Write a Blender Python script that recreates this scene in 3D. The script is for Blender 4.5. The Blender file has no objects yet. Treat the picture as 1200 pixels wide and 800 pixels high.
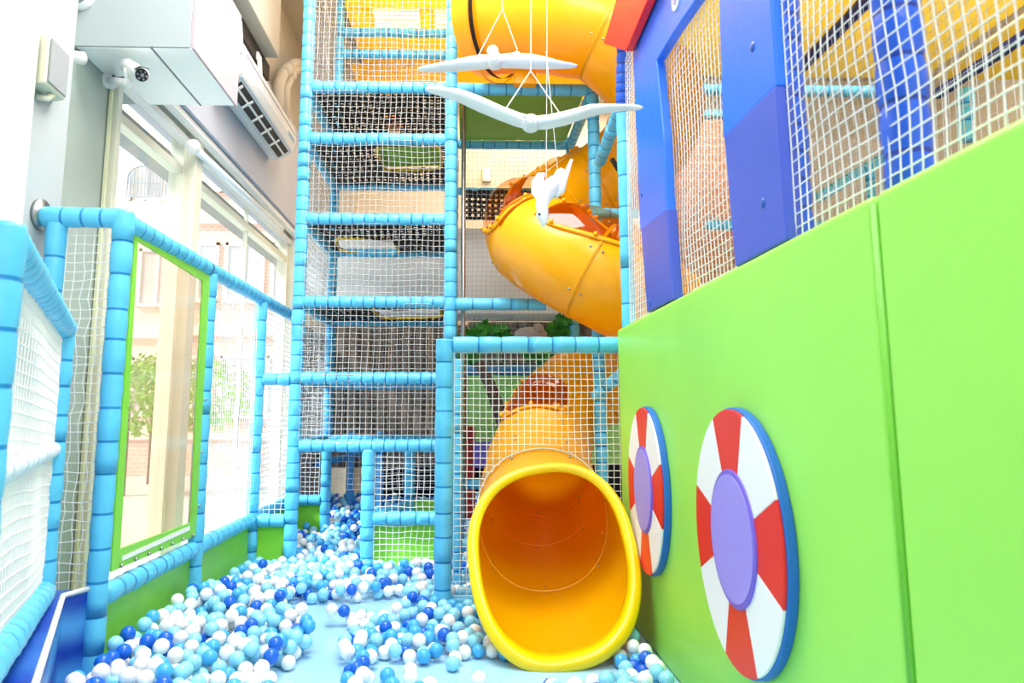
import bpy, bmesh, math, random
from mathutils import Vector, Matrix, noise
random.seed(7)
PI = math.pi
SC = bpy.context.scene
COL = SC.collection
# ------------------------------------------------------------------ camera
YAW, PITCH, F = math.radians(1.467), math.radians(8.234), 850.0
PX, PY = 565.0, 359.0          # where the lens axis meets the (cropped) picture
CAM = Vector((0, 0, 1.15))
cd = bpy.data.cameras.new('camera')
cam = bpy.data.objects.new('camera', cd)
COL.objects.link(cam)
cd.sensor_width = 36
cd.lens = 36 * F / 1200
cd.shift_x = (600 - PX) / 1200
cd.shift_y = (PY - 400) / 1200
cd.clip_start = .05
cam.location = CAM
cam.rotation_euler = (PI / 2 + PITCH, 0, -YAW)
cd.dof.use_dof = True
cd.dof.focus_distance = 4.6
cd.dof.aperture_fstop = 3.2
SC.camera = cam
FW = Vector((math.sin(YAW) * math.cos(PITCH), math.cos(YAW) * math.cos(PITCH), math.sin(PITCH)))
RT = Vector((math.cos(YAW), -math.sin(YAW), 0))
UP = RT.cross(FW)


def at(px, py, X=None, Y=None, Z=None):
    """the point seen at a pixel of the photo, on the plane X=, Y= or Z="""
    d = FW + RT * ((px - PX) / F) + UP * ((PY - py) / F)
    t = (X - CAM.x) / d.x if X is not None else (Y - CAM.y) / d.y if Y is not None else (Z - CAM.z) / d.z
    return CAM + d * t


# ------------------------------------------------------------------ world, sun, exposure
vs = SC.view_settings
vs.view_transform = 'Standard'
vs.look = 'None'
vs.gamma = 1
vs.use_curve_mapping = False
vs.exposure = 0.42
w = bpy.data.worlds.new('world')
SC.world = w
w.use_nodes = True
nt = w.node_tree
bg = nt.nodes['Background']
bg.inputs['Color'].default_value = (.93, .97, 1, 1)
bg.inputs['Strength'].default_value = 1.3
sd = bpy.data.lights.new('sun', 'SUN')
sd.energy = 6.0
sd.angle = math.radians(12)
so = bpy.data.objects.new('sun', sd)
COL.objects.link(so)
so.rotation_euler = (math.radians(48), 0, math.radians(-62))
SC.cycles.max_bounces = 8
SC.cycles.transparent_max_bounces = 16


def area_lamp(name, loc, sx, sy, power, color=(1, .97, .92), rot=(0, 0, 0)):
    l = bpy.data.lights.new(name, 'AREA')
    l.shape = 'RECTANGLE'
    l.size, l.size_y = sx, sy
    l.energy = power
    l.color = color
    o = bpy.data.objects.new(name, l)
    o.location = loc
    o.rotation_euler = rot
    COL.objects.link(o)
    return o


area_lamp('overhead_fill_light', (-.5, 3.7, 5.3), 2.0, 2.2, 190)  # these are all unseen added fills; this one is placed to light the wall pads
area_lamp('overhead_fill_light', (3.0, 3.0, 5.3), 2.2, 2.4, 150)
area_lamp('overhead_fill_light', (1.2, 8.2, 5.1), 3.0, 1.2, 80, (1, .9, .75))
area_lamp('overhead_fill_light', (-.1, 6.6, 5.55), 2.2, 1.8, 60)  # added above the canopy so the yellow sheet glows through
area_lamp('overhead_fill_light', (.9, .2, 5.0), 2.0, 2.0, 120, (1, .98, .95), (math.radians(30), 0, 0))  # unseen fill overhead, tilted forward into the room


# ------------------------------------------------------------------ materials
def lin(c):
    return tuple(((v / 255) / 12.92 if v / 255 <= .04045 else ((v / 255 + .055) / 1.055) ** 2.4) for v in c) + (1,)


MATS = {}


def mat(name, rgb, rough=.5, spec=.5, metal=0, var=.0, scale=6, bump=0, bscale=20, coat=0, sss=0, emit=None, trans=0):
    if name in MATS:
        return MATS[name]
    m = bpy.data.materials.new(name)
    m.use_nodes = True
    n = m.node_tree.nodes
    l = m.node_tree.links
    b = n['Principled BSDF']
    c = lin(rgb)
    b.inputs['Base Color'].default_value = c
    b.inputs['Roughness'].default_value = rough
    b.inputs['Specular IOR Level'].default_value = spec
    b.inputs['Metallic'].default_value = metal
    b.inputs['Coat Weight'].default_value = coat
    if trans:
        b.inputs['Transmission Weight'].default_value = trans
    if emit:
        b.inputs['Emission Color'].default_value = lin(emit[0])
        b.inputs['Emission Strength'].default_value = emit[1]
    tc = n.new('ShaderNodeTexCoord')
    if var:
        ns = n.new('ShaderNodeTexNoise')
        ns.inputs['Scale'].default_value = scale
        ns.inputs['Detail'].default_value = 4
        l.new(tc.outputs['Object'], ns.inputs['Vector'])
        mx = n.new('ShaderNodeMix')
        mx.data_type = 'RGBA'
        mx.inputs[6].default_value = tuple(v * (1 - var) for v in c[:3]) + (1,)
        mx.inputs[7].default_value = tuple(min(1, v * (1 + var)) for v in c[:3]) + (1,)
        l.new(ns.outputs['Fac'], mx.inputs[0])
        l.new(mx.outputs[2], b.inputs['Base Color'])
    if bump:
        nb = n.new('ShaderNodeTexNoise')
        nb.inputs['Scale'].default_value = bscale
        nb.inputs['Detail'].default_value = 3
        l.new(tc.outputs['Object'], nb.inputs['Vector'])
        bp = n.new('ShaderNodeBump')
        bp.inputs['Strength'].default_value = bump
        bp.inputs['Distance'].default_value = .02
        l.new(nb.outputs['Fac'], bp.inputs['Height'])
        l.new(bp.outputs['Normal'], b.inputs['Normal'])
    MATS[name] = m
    return m


def clear_mat(name, tint, gloss=.12, rough=.03, cover=0.0, covercol=(255, 255, 255)):
    if name in MATS:
        return MATS[name]
    m = bpy.data.materials.new(name)
    m.use_nodes = True
    n = m.node_tree.nodes
    l = m.node_tree.links
    n.remove(n['Principled BSDF'])
    out = n['Material Output']
    t = n.new('ShaderNodeBsdfTransparent')
    t.inputs[0].default_value = lin(tint)
    g = n.new('ShaderNodeBsdfGlossy')
    g.inputs['Roughness'].default_value = rough
    lw = n.new('ShaderNodeLayerWeight')
    lw.inputs[0].default_value = .5
    pw = n.new('ShaderNodeMath')
    pw.operation = 'POWER'
    pw.inputs[1].default_value = 5
    l.new(lw.outputs['Facing'], pw.inputs[0])
    fr = n.new('ShaderNodeMath')
    fr.operation = 'MULTIPLY_ADD'
    fr.inputs[1].default_value = .35
    fr.inputs[2].default_value = gloss * .2
    l.new(pw.outputs[0], fr.inputs[0])
    mx = n.new('ShaderNodeMixShader')
    l.new(fr.outputs[0], mx.inputs[0])
    l.new(t.outputs[0], mx.inputs[1])
    l.new(g.outputs[0], mx.inputs[2])
    last = mx
    if cover:
        d = n.new('ShaderNodeBsdfDiffuse')
        d.inputs[0].default_value = lin(covercol)
        tr = n.new('ShaderNodeBsdfTranslucent')
        tr.inputs[0].default_value = lin(covercol)
        m1 = n.new('ShaderNodeMixShader')
        l.new(d.outputs[0], m1.inputs[1])
        l.new(tr.outputs[0], m1.inputs[2])
        m2 = n.new('ShaderNodeMixShader')
        m2.inputs[0].default_value = cover
        l.new(mx.outputs[0], m2.inputs[1])
        l.new(m1.outputs[0], m2.inputs[2])
        last = m2
    l.new(last.outputs[0], out.inputs[0])
    MATS[name] = m
    return m


def brick_mat(name, c1, c2, cm, scale=4, bw=.5, rh=.25, mortar=.02, rough=.8):
    m = bpy.data.materials.new(name)
    m.use_nodes = True
    n = m.node_tree.nodes
    l = m.node_tree.links
    b = n['Principled BSDF']
    b.inputs['Roughness'].default_value = rough
    tc = n.new('ShaderNodeTexCoord')
    mp = n.new('ShaderNodeMapping')
    sp = n.new('ShaderNodeSeparateXYZ')
    cb = n.new('ShaderNodeCombineXYZ')
    ad = n.new('ShaderNodeMath')
    l.new(tc.outputs['Object'], sp.inputs[0])
    l.new(sp.outputs[0], ad.inputs[0])
    l.new(sp.outputs[1], ad.inputs[1])
    l.new(ad.outputs[0], cb.inputs[0])
    l.new(sp.outputs[2], cb.inputs[1])
    br = n.new('ShaderNodeTexBrick')
    br.inputs['Color1'].default_value = lin(c1)
    br.inputs['Color2'].default_value = lin(c2)
    br.inputs['Mortar'].default_value = lin(cm)
    br.inputs['Scale'].default_value = scale
    br.inputs['Brick Width'].default_value = bw
    br.inputs['Row Height'].default_value = rh
    br.inputs['Mortar Size'].default_value = mortar
    l.new(cb.outputs[0], br.inputs['Vector'])
    l.new(br.outputs[0], b.inputs['Base Color'])
    return m


def stripe_mat(name, c1, c2, scale, axis='X', rough=.6, distort=3):
    m = bpy.data.materials.new(name)
    m.use_nodes = True
    n = m.node_tree.nodes
    l = m.node_tree.links
    b = n['Principled BSDF']
    b.inputs['Roughness'].default_value = rough
    tc = n.new('ShaderNodeTexCoord')
    wv = n.new('ShaderNodeTexWave')
    wv.bands_direction = axis
    wv.inputs['Scale'].default_value = scale
    wv.inputs['Distortion'].default_value = distort
    wv.inputs['Detail'].default_value = 3
    rp = n.new('ShaderNodeValToRGB')
    rp.color_ramp.elements[0].color = lin(c1)
    rp.color_ramp.elements[1].color = lin(c2)
    l.new(tc.outputs['Object'], wv.inputs['Vector'])
    l.new(wv.outputs['Fac'], rp.inputs[0])
    l.new(rp.outputs[0], b.inputs['Base Color'])
    return m


def translucent_mat(name, rgb, mix=.5):
    m = bpy.data.materials.new(name)
    m.use_nodes = True
    n = m.node_tree.nodes
    l = m.node_tree.links
    n.remove(n['Principled BSDF'])
    d = n.new('ShaderNodeBsdfDiffuse')
    t = n.new('ShaderNodeBsdfTranslucent')
    ns = n.new('ShaderNodeTexNoise')
    ns.inputs['Scale'].default_value = 3
    tc = n.new('ShaderNodeTexCoord')
    l.new(tc.outputs['Object'], ns.inputs['Vector'])
    mc = n.new('ShaderNodeMix')
    mc.data_type = 'RGBA'
    c = lin(rgb)
    mc.inputs[6].default_value = tuple(v * .92 for v in c[:3]) + (1,)
    mc.inputs[7].default_value = c
    l.new(ns.outputs['Fac'], mc.inputs[0])
    l.new(mc.outputs[2], d.inputs[0])
    l.new(mc.outputs[2], t.inputs[0])
    mx = n.new('ShaderNodeMixShader')
    mx.inputs[0].default_value = mix
    l.new(d.outputs[0], mx.inputs[1])
    l.new(t.outputs[0], mx.inputs[2])
    l.new(mx.outputs[0], n['Material Output'].inputs[0])
    return m


SKY = mat('sky_blue_foam_sleeve', (92, 196, 240), .35, .5, var=.12, scale=9, bump=.25, bscale=14)
SKYT = mat('blue_cable_tie', (22, 130, 200), .4)
ROY = mat('royal_blue_foam_sleeve', (28, 92, 215), .3, .5, var=.12, scale=9, bump=.3, bscale=14)
ROYT = mat('dark_blue_cable_tie', (12, 50, 150), .4)
NET = mat('white_nylon_net', (240, 240, 240), .7, .3, var=.03)
NETG = mat('grey_nylon_net', (198, 198, 198), .8, .3, var=.03)
WEB = mat('black_elastic_web', (22, 23, 26), .7, .3, var=.2)
LIME = mat('lime_vinyl', (160, 236, 92), .38, .4, var=.05, scale=3, bump=.12, bscale=5)
LIMED = mat('lime_vinyl_piping', (110, 195, 50), .45, .4, var=.05)
LEAF = mat('grass_green_vinyl', (136, 218, 64), .4, .4, var=.08, scale=4, bump=.3, bscale=4)
GMAT = mat('dark_green_mat', (128, 190, 60), .5, .4, var=.1, scale=2)
YEL = mat('yellow_polyethylene', (255, 189, 0), .3, .5, var=.02, scale=3, coat=.2)
def let_through(m, rgb, k):
    n = m.node_tree.nodes
    l = m.node_tree.links
    t = n.new('ShaderNodeBsdfTranslucent')
    t.inputs[0].default_value = lin(rgb)
    mx = n.new('ShaderNodeMixShader')
    mx.inputs[0].default_value = k
    l.new(n['Principled BSDF'].outputs[0], mx.inputs[1])
    l.new(t.outputs[0], mx.inputs[2])
    l.new(mx.outputs[0], n['Material Output'].inputs[0])


let_through(YEL, (255, 105, 0), .25)
YRIM = mat('bright_yellow_polyethylene', (255, 214, 0), .3, .5, var=.02, coat=.2)
AMB = clear_mat('clear_polycarbonate_bubble', (250, 225, 200), .25, .04)
YPAN = translucent_mat('yellow_canopy_sheet', (255, 218, 70), .55)
YSH = translucent_mat('amber_canopy_sheet', (240, 220, 120), .5)
RED = mat('red_vinyl', (238, 42, 38), .4, .4, var=.04)
REDF = mat('red_foam_board', (255, 40, 45), .4, .4, var=.04)
WHT = mat('white_vinyl', (248, 248, 248), .4, .4, var=.02)
PUR = mat('lilac_vinyl', (158, 148, 240), .4, .4, var=.03)
PURD = mat('purple_vinyl', (120, 100, 215), .4, .4)
RIMB = mat('blue_disc_edge', (40, 110, 205), .4, .4, var=.04)
BLUA = mat('bright_blue_vinyl', (30, 112, 246), .35, .5, var=.06, scale=4, bump=.2, bscale=6)
BLUB = mat('blue_violet_vinyl', (62, 88, 200), .4, .5, var=.06, scale=4, bump=.15, bscale=6)
BTN = mat('blue_button', (35, 90, 175), .3, .5)
PAINT = mat('white_wall_paint', (174, 184, 188), .6, .3, var=.03, scale=2)
PAINTG = mat('grey_green_wall_paint', (168, 182, 176), .6, .3, var=.04, scale=2)
LAV = mat('lavender_grey_paint', (190, 194, 206), .6, .3, var=.03, scale=2)
PINKW = mat('pinkish_white_board', (186, 174, 181), .6, .3, var=.02)
BEIGE = mat('beige_concrete_paint', (196, 186, 168), .8, .2, var=.08, scale=2)
FRAME = mat('cream_window_aluminium', (226, 226, 208), .4, .4, var=.03)
PLAS = mat('white_plastic', (238, 240, 240), .35, .5, var=.02)
PLASG = mat('grey_speaker_grille', (150, 156, 162), .6, .4, var=.08, scale=60)
DARK = mat('dark_grey_plastic', (38, 40, 44), .5, .4, var=.1)
BLK = mat('black_rubber', (14, 14, 15), .5, .4, var=.1)
STEEL = mat('galvanised_steel', (165, 168, 170), .35, .5, 1, var=.08)
GULL = mat('white_painted_wood', (238, 240, 243), .5, .4, var=.03, scale=10, bump=.1, bscale=30)
STRING = mat('white_string', (235, 232, 225), .7, .3)
GLASS = clear_mat('window_glass', (250, 252, 252), .15, .02)
GLASSG = clear_mat('green_edge_glass', (205, 228, 220), .2, .02)
FILM = clear_mat('clear_vinyl_film', (253, 243, 234), .12, .08, .14, (250, 215, 190))
FLOOR = mat('light_blue_pit_mat', (166, 216, 250), .2, .5, var=.1, scale=3, bump=.2, bscale=6)
PAVE = mat('pale_pavement', (205, 203, 198), .8, .2, var=.06, scale=3)
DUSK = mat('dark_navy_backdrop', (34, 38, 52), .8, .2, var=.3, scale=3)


# ------------------------------------------------------------------ object helpers
def tag(o, label=None, cat=None, group=None, kind=None):
    if label:
        o['label'] = label
    if cat:
        o['category'] = cat
    if group:
        o['group'] = group
    if kind:
        o['kind'] = kind
    return o


def root(name, label, cat, loc=(0, 0, 0), group=None):
    o = bpy.data.objects.new(name, None)
    o.empty_display_size = .1
    o.location = loc
    COL.objects.link(o)
    return tag(o, label, cat, group)


def link(name, me, m, parent=None, smooth=False):
    ms = m if isinstance(m, (list, tuple)) else [m]
    for q in ms:
        me.materials.append(q)
    if smooth:
        me.polygons.foreach_set('use_smooth', [True] * len(me.polygons))
    o = bpy.data.objects.new(name, me)
    COL.objects.link(o)
    if parent is not None:
        o.parent = parent
        bpy_off = world_of(parent)
        o.location = -bpy_off
    return o


def world_of(o):
    v = Vector(o.location)
    p = o.parent
    while p is not None:
        v += p.location
        p = p.parent
    return v


class MB:
    """collects shapes in world coordinates and links them as ONE mesh"""

    def __init__(s):
        s.v, s.f, s.mi = [], [], []

    def add(s, vs_, fs, mi=0):
        o = len(s.v)
        s.v += [tuple(p) for p in vs_]
        s.f += [tuple(i + o for i in f) for f in fs]
        s.mi += [mi] * len(fs)
        return s

    def box(s, a, b, mi=0):
        x0, y0, z0 = a
        x1, y1, z1 = b
        vs_ = [(x, y, z) for x in (x0, x1) for y in (y0, y1) for z in (z0, z1)]
        return s.add(vs_, [(0, 1, 3, 2), (4, 6, 7, 5), (0, 4, 5, 1), (2, 3, 7, 6), (0, 2, 6, 4), (1, 5, 7, 3)], mi)

    def ring_loft(s, rings, closed=True, caps=(True, True), mi=0):
        n = len(rings[0])
        vs_ = [p for r in rings for p in r]
        fs = []
        for i in range(len(rings) - 1):
            for j in range(n if closed else n - 1):
                k = (j + 1) % n
                fs.append((i * n + j, i * n + k, (i + 1) * n + k, (i + 1) * n + j))
        if caps[0]:
            fs.append(tuple(range(n))[::-1])
        if caps[1]:
            fs.append(tuple(range((len(rings) - 1) * n, len(rings) * n)))
        return s.add(vs_, fs, mi)

    def tube(s, pts, r, n=8, mi=0, caps=True):
        pts = [Vector(p) for p in pts]
        rr = r if isinstance(r, (list, tuple)) else [r] * len(pts)
        rings = []
        ref = None
        for i, p in enumerate(pts):
            t = (pts[min(i + 1, len(pts) - 1)] - pts[max(i - 1, 0)]).normalized()
            if ref is None:
                ref = Vector((0, 0, 1)) if abs(t.z) < .9 else Vector((1, 0, 0))
            a = t.cross(ref).normalized()
            b = a.cross(t).normalized()
            ref = b
            rings.append([p + (a * math.cos(2 * PI * j / n) + b * math.sin(2 * PI * j / n)) * rr[i] for j in range(n)])
        return s.ring_loft(rings, True, (caps, caps), mi)

    def sphere(s, c, r, n=10, m=7, mi=0, sc=(1, 1, 1)):
        c = Vector(c)
        vs_ = [c + Vector((0, 0, -r * sc[2]))]
        for i in range(1, m):
            t = PI * i / m
            for j in range(n):
                a = 2 * PI * j / n
                vs_.append(c + Vector((r * sc[0] * math.sin(t) * math.cos(a), r * sc[1] * math.sin(t) * math.sin(a), -r * sc[2] * math.cos(t))))
        vs_.append(c + Vector((0, 0, r * sc[2])))
        fs = []
        for j in range(n):
            k = (j + 1) % n
            fs.append((0, 1 + k, 1 + j))
            for i in range(m - 2):
                fs.append((1 + i * n + j, 1 + i * n + k, 1 + (i + 1) * n + k, 1 + (i + 1) * n + j))
            fs.append((1 + (m - 2) * n + j, 1 + (m - 2) * n + k, len(vs_) - 1))
        return s.add(vs_, fs, mi)

    def prism(s, poly, off, mi=0):
        n = len(poly)
        off = Vector(off)
        a = [Vector(p) for p in poly]
        return s.add(a + [p + off for p in a], [tuple(range(n))[::-1], tuple(range(n, 2 * n))] + [(j, (j + 1) % n, n + (j + 1) % n, n + j) for j in range(n)], mi)

    def build(s, name, m, parent=None, smooth=False, bevel=0, seg=3):
        me = bpy.data.meshes.new(name)
        me.from_pydata(s.v, [], s.f)
        ms = m if isinstance(m, (list, tuple)) else [m]
        o = link(name, me, ms, parent, smooth)
        if len(ms) > 1:
            me.polygons.foreach_set('material_index', s.mi)
        bm = bmesh.new()
        bm.from_mesh(me)
        bmesh.ops.recalc_face_normals(bm, faces=bm.faces)
        bm.to_mesh(me)
        bm.free()
        if bevel:
            b = o.modifiers.new('bevel', 'BEVEL')
            b.width = bevel
            b.segments = seg
            b.limit_method = 'ANGLE'
        return o


def padded(name, p0, p1, parent, r=.048, gap=.1, ms=None, n=12, cap=True):
    """a steel tube in a foam sleeve pinched by cable ties"""
    ms = ms or [SKY, SKYT]
    p0, p1 = Vector(p0), Vector(p1)
    L = (p1 - p0).length
    t = (p1 - p0).normalized()
    ref = Vector((0, 0, 1)) if abs(t.z) < .9 else Vector((1, 0, 0))
    a = t.cross(ref).normalized()
    b = a.cross(t).normalized()
    k = max(1, round(L / gap))
    prof = []   # (s, r, is_tie)
    tie = .0055
    for i in range(k):
        s0 = L * i / k
        s1 = L * (i + 1) / k
        j = random.uniform(-.08, .08) * gap if i < k - 1 else 0
        rb = r * random.uniform(.97, 1.04)
        prof += [(s0 + .012, rb * .985, 0), (s0 * .5 + s1 * .5, rb * 1.03, 0), (s1 - .012 + j, rb * .985, 0)]
        if i < k - 1:
            prof += [(s1 - tie + j, rb * .95, 1), (s1 + tie + j, rb * .95, 0)]
    prof = [(0, r * .97, 0)] + prof + [(L, r * .97, 0)]
    mb = MB()
    rings = []
    mis = []
    ph = random.uniform(0, 6)
    for (s_, rr, ti) in prof:
        c = p0 + t * s_
        rings.append([c + (a * math.cos(2 * PI * j / n) + b * math.sin(2 * PI * j / n)) * rr * (1 + .015 * math.sin(3 * j + ph + s_ * 20)) for j in range(n)])
        mis.append(ti)
    vs_ = [p for q in rings for p in q]
    for i in range(len(rings) - 1):
        pass
    mb.v = [tuple(p) for p in vs_]
    for i in range(len(rings) - 1):
        for j in range(n):
            q = (j + 1) % n
            mb.f.append((i * n + j, i * n + q, (i + 1) * n + q, (i + 1) * n + j))
            mb.mi.append(mis[i])
    mb.f.append(tuple(range(n))[::-1])
    mb.mi.append(0)
    mb.f.append(tuple(range((len(rings) - 1) * n, len(rings) * n)))
    mb.mi.append(0)
    return mb.build(name, ms, parent, smooth=True)


def net(name, p00, p10, p11, p01, parent, cell=.045, th=.0032, m=None, bulge=.012, jit=.05, hole=None, flat=None, clip=None):
    """knotted netting between four corners: square cords, slightly sagging"""
    P = [Vector(p) for p in (p00, p10, p11, p01)]
    nu = max(1, round(max((P[1] - P[0]).length, (P[2] - P[3]).length) / cell))
    nv = max(1, round(max((P[3] - P[0]).length, (P[2] - P[1]).length) / cell))
    nrm = (P[1] - P[0]).cross(P[3] - P[0]).normalized()
    sd_ = random.uniform(0, 99)
    G = []
    for j in range(nv + 1):
        row = []
        for i in range(nu + 1):
            u, v = i / nu, j / nv
            p = P[0] * (1 - u) * (1 - v) + P[1] * u * (1 - v) + P[2] * u * v + P[3] * (1 - u) * v
            e = min(1, 6 * min(u, 1 - u)) * min(1, 6 * min(v, 1 - v))
            q = Vector((u * 3 + sd_, v * 3 * nv / nu, sd_))
            du = noise.noise(q) * cell * .32 * e + random.uniform(-jit, jit) * cell * .5
            dv = noise.noise(q + Vector((9, 4, 1))) * cell * .32 * e + random.uniform(-jit, jit) * cell * .5
            p = p + (P[1] - P[0]).normalized() * du + (P[3] - P[0]).normalized() * dv + nrm * (noise.noise(q + Vector((3, 8, 2))) * bulge * 2 * e)
            row.append(p)
        G.append(row)
    mb = MB()
    wx = th if flat is None else flat

    def ok(a, b):
        c = (a + b) / 2
        return not ((hole and hole(c)) or (clip and not clip(c)))

    def strand(pts, other):
        runs, cur = [], [pts[0]]
        for a, b in zip(pts[:-1], pts[1:]):
            if ok(a, b):
                cur.append(b)
            else:
                if len(cur) > 1:
                    runs.append(cur)
                cur = [b]
        if len(cur) > 1:
            runs.append(cur)
        for run in runs:
            rings = []
            for k, p in enumerate(run):
                t = (run[min(k + 1, len(run) - 1)] - run[max(k - 1, 0)]).normalized()
                a = t.cross(nrm).normalized() * wx
                b = nrm * th
                rings.append([p + a + b, p - a + b, p - a - b, p + a - b] if flat else [p + a, p + b, p - a, p - b])
            mb.ring_loft(rings, True, (True, True))

    for row in G:
        strand(row, 0)
    for i in range(nu + 1):
        strand([G[j][i] for j in range(nv + 1)], 1)
    me = bpy.data.meshes.new(name)
    me.from_pydata(mb.v, [], mb.f)
    return link(name, me, m or NET, parent)


def plate(mb, poly, off, mi=0):
    mb.prism(poly, off, mi)


# ================================================================== THE SETTING
def struct(name, mb, m, bevel=0):
    o = mb.build(name, m, None, False, bevel)
    o['kind'] = 'structure'
    return o


XW = -2.15     # window plane
ZC = 5.6      # ceiling
YB = 9.2      # back wall
struct('floor', MB().box((XW - .1, -4.0, -.12), (6, YB + .2, -.02)), mat('grey_floor_vinyl', (170, 178, 184), .6, .3, var=.05))
struct('ceiling', MB().box((XW - .1, -4.0, ZC), (6, YB + .2, ZC + .1)), BEIGE)
struct('wall_back', MB().box((XW - .1, YB, 0), (6, YB + .15, ZC)), mat('warm_beige_wall', (214, 200, 176), .8, .2, var=.06, scale=1.5))
struct('wall_right', MB().box((5.9, -4.0, 0), (6, YB, ZC)), MATS['warm_beige_wall'])
# left wall: pilaster by the camera, a wall set back, then the shop windows
pl = MB().box((-2.5, -4, 0), (-1.92, 3.40, ZC))
struct('wall_left', pl, PAINT)
struct('wall_left_recess', MB().box((-2.5, 3.40, 0), (XW, 4.22, ZC)), PAINTG)
# cream aluminium strips at the near edge of the pilaster
struct('trim_1', MB().box((-1.92, 2.3, 0), (-1.875, 3.05, 5.4)).box((-1.875, 2.3, 0), (-1.865, 2.75, 5.4)), FRAME, .004)
# window wall
ZH = 3.27
BX, BY0, BY1, BZ = -1.5, 3.8, 4.57, 3.14
struct('wall_left_header', MB().box((XW - .2, BY1 + .03, ZH), (-1.95, YB, 4.4)).box((XW - .2, 4.22, ZH), (XW + .01, BY1 + .03, 4.4)), LAV)
struct('wall_left_top', MB().box((XW - .2, 4.22, 4.4), (-2.03, YB, ZC)), BEIGE)
struct('trim_2', MB().box((XW - .06, 4.22, -.02), (XW + .08, YB, .1)), FRAME, .005)


def window(name, y0, y1, z0, z1, panes):
    f = MB()
    t = .05
    f.box((XW - .05, y0, z0), (XW + .05, y0 + t, z1)).box((XW - .05, y1 - t, z0), (XW + .05, y1, z1))
    f.box((XW - .05, y0 + t, z0), (XW + .05, y1 - t, z0 + t)).box((XW - .05, y0 + t, z1 - t), (XW + .05, y1 - t, z1))
    f.box((XW - .04, y0 + t, 2.91), (XW + .04, y1 - t, 2.97))
    for k in range(1, panes):
        y = y0 + (y1 - y0) * k / panes
        f.box((XW - .02, y - .012, z0 + t), (XW + .02, y + .012, z1 - t))
    r_ = f.build(name, FRAME, None, False, .004)
    r_['kind'] = 'structure'
    g = MB().box((XW - .006, y0 + t, z0 + t), (XW + .006, y1 - t, z1 - t)).build('pane', GLASS, r_)
    return r_


struct('trim_awning', MB().box((XW - .3, 4.0, 3.02), (XW - .08, 9.4, 3.1)), mat('grey_awning_panel', (150, 156, 158), .7, var=.05))
window('window_1', 4.24, 5.33, .1, ZH, 1)
window('window_2', 5.48, 8.56, .1, ZH, 2)
window('window_3', 8.72, YB, .1, ZH, 1)
struct('trim_3', MB().box((XW - .08, 5.33, 0), (XW + .12, 5.48, ZH)).box((XW - .08, 8.56, 0), (XW + .12, 8.72, ZH)), FRAME, .006)
# thin beam rails under the header
struct('trim_4', MB().box((XW + .02, 4.22, 3.13), (XW + .09, YB, 3.18)).box((XW + .1, 4.22, 3.21), (XW + .17, YB, 3.26)), PLAS, .006)
# boxed-in duct under the ceiling
BX, BY0, BY1, BZ = -1.5, 3.8, 4.57, 3.14
BTOP = 3.78
struct('wall_duct_box', MB().box((-2.3, BY0, BZ), (BX - .02, BY1, BTOP)), PAINT, .003)
struct('wall_duct_side', MB().box((BX - .02, BY0 + .01, BZ), (BX, BY1 + .02, BTOP)), PINKW, .003)
struct('trim_5', MB().box((-1.735, BY0 - .004, BZ - .006), (-1.722, BY1, BZ)), mat('shadow_gap_filler', (120, 124, 128), .7))
struct('trim_bright_underside', MB().box((-2.14, BY0 + .01, BZ - .005), (BX - .01, BY1 - .01, BZ - .001)), mat('bounce_lit_white', (250, 252, 253), .5), 0)  # thin lighter sheet, light bounced onto the duct underside put into its colour
# beige beam and, below it, a box coloured dark for the shade of the gap
struct('wall_beam', MB().box((-2.04, 4.6, 4.2), (-1.62, 6.0, 5.2)), BEIGE, .01)
struct('wall_recess', MB().box((-1.95, 4.6, 4.06), (-1.74, 6.15, 4.2)), mat('recess_shade', (70, 62, 56), .9, var=.2))
struct('wall_stub', MB().box((-2.05, YB - .3, 0), (-1.4, YB, ZC)), BEIGE)

# ---------------- outside: street, far buildings
st = struct('floor_street', MB().box((-30, -12, -.2), (XW - .1, 30, -.13)), PAVE)


def facade(name, label, y, x0, x1, h, wall, rows, cols, trimm, win):
    """a house front facing the shop, standing across the street"""
    r_ = root(name, label, 'building', ((x0 + x1) / 2, y, -.13))
    MB().box((x0, y, -.13), (x1, y + 3, h)).build('wall', wall, r_)
    for i in range(rows):
        z = 1.0 + i * 2.6
        for j in range(cols):
            x = x0 + (j + .5) * (x1 - x0) / cols
            ww, hh = .45, .7
            if z + 1.5 > h:
                continue
            f = MB()
            f.box((x - ww, y - .06, z), (x - ww + .07, y, z + 2 * hh)).box((x + ww - .07, y - .06, z), (x + ww, y, z + 2 * hh))
            f.box((x - ww, y - .1, z), (x + ww, y, z + .07)).box((x - ww, y - .06, z + 2 * hh - .07), (x + ww, y, z + 2 * hh)).box((x - .03, y - .05, z), (x + .03, y, z + 2 * hh))
            fo = f.build('window', trimm, r_)
            MB().box((x - ww + .07, y - .02, z + .07), (x + ww - .07, y - .005, z + 2 * hh - .07)).build('pane', win, fo)
    MB().box((x0, y - .25, h - .25), (x1, y, h)).build('cornice', trimm, r_)
    for z in (2.85, 5.45):
        MB().box((x0, y - .1, z), (x1, y, z + .22)).build('string_course', trimm, r_)
    return r_


BRICK = brick_mat('pink_brick', (226, 188, 174), (220, 178, 164), (238, 224, 216), 3)
CREAMW = mat('cream_render', (240, 232, 222), .8, .2, var=.05, scale=1)
PANE = mat('pale_window_pane', (205, 208, 214), .2, .5, var=.1)
facade('brick_building', 'pinkish brick building across the street behind the farther shop windows', 16.5, -6.6, -2.4, 11, BRICK, 4, 4, CREAMW, PANE)
facade('cream_building', 'pale cream building across the street with an arched window grille', 17.2, -15, -6.7, 12, CREAMW, 4, 7, PLAS, PANE)
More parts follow.
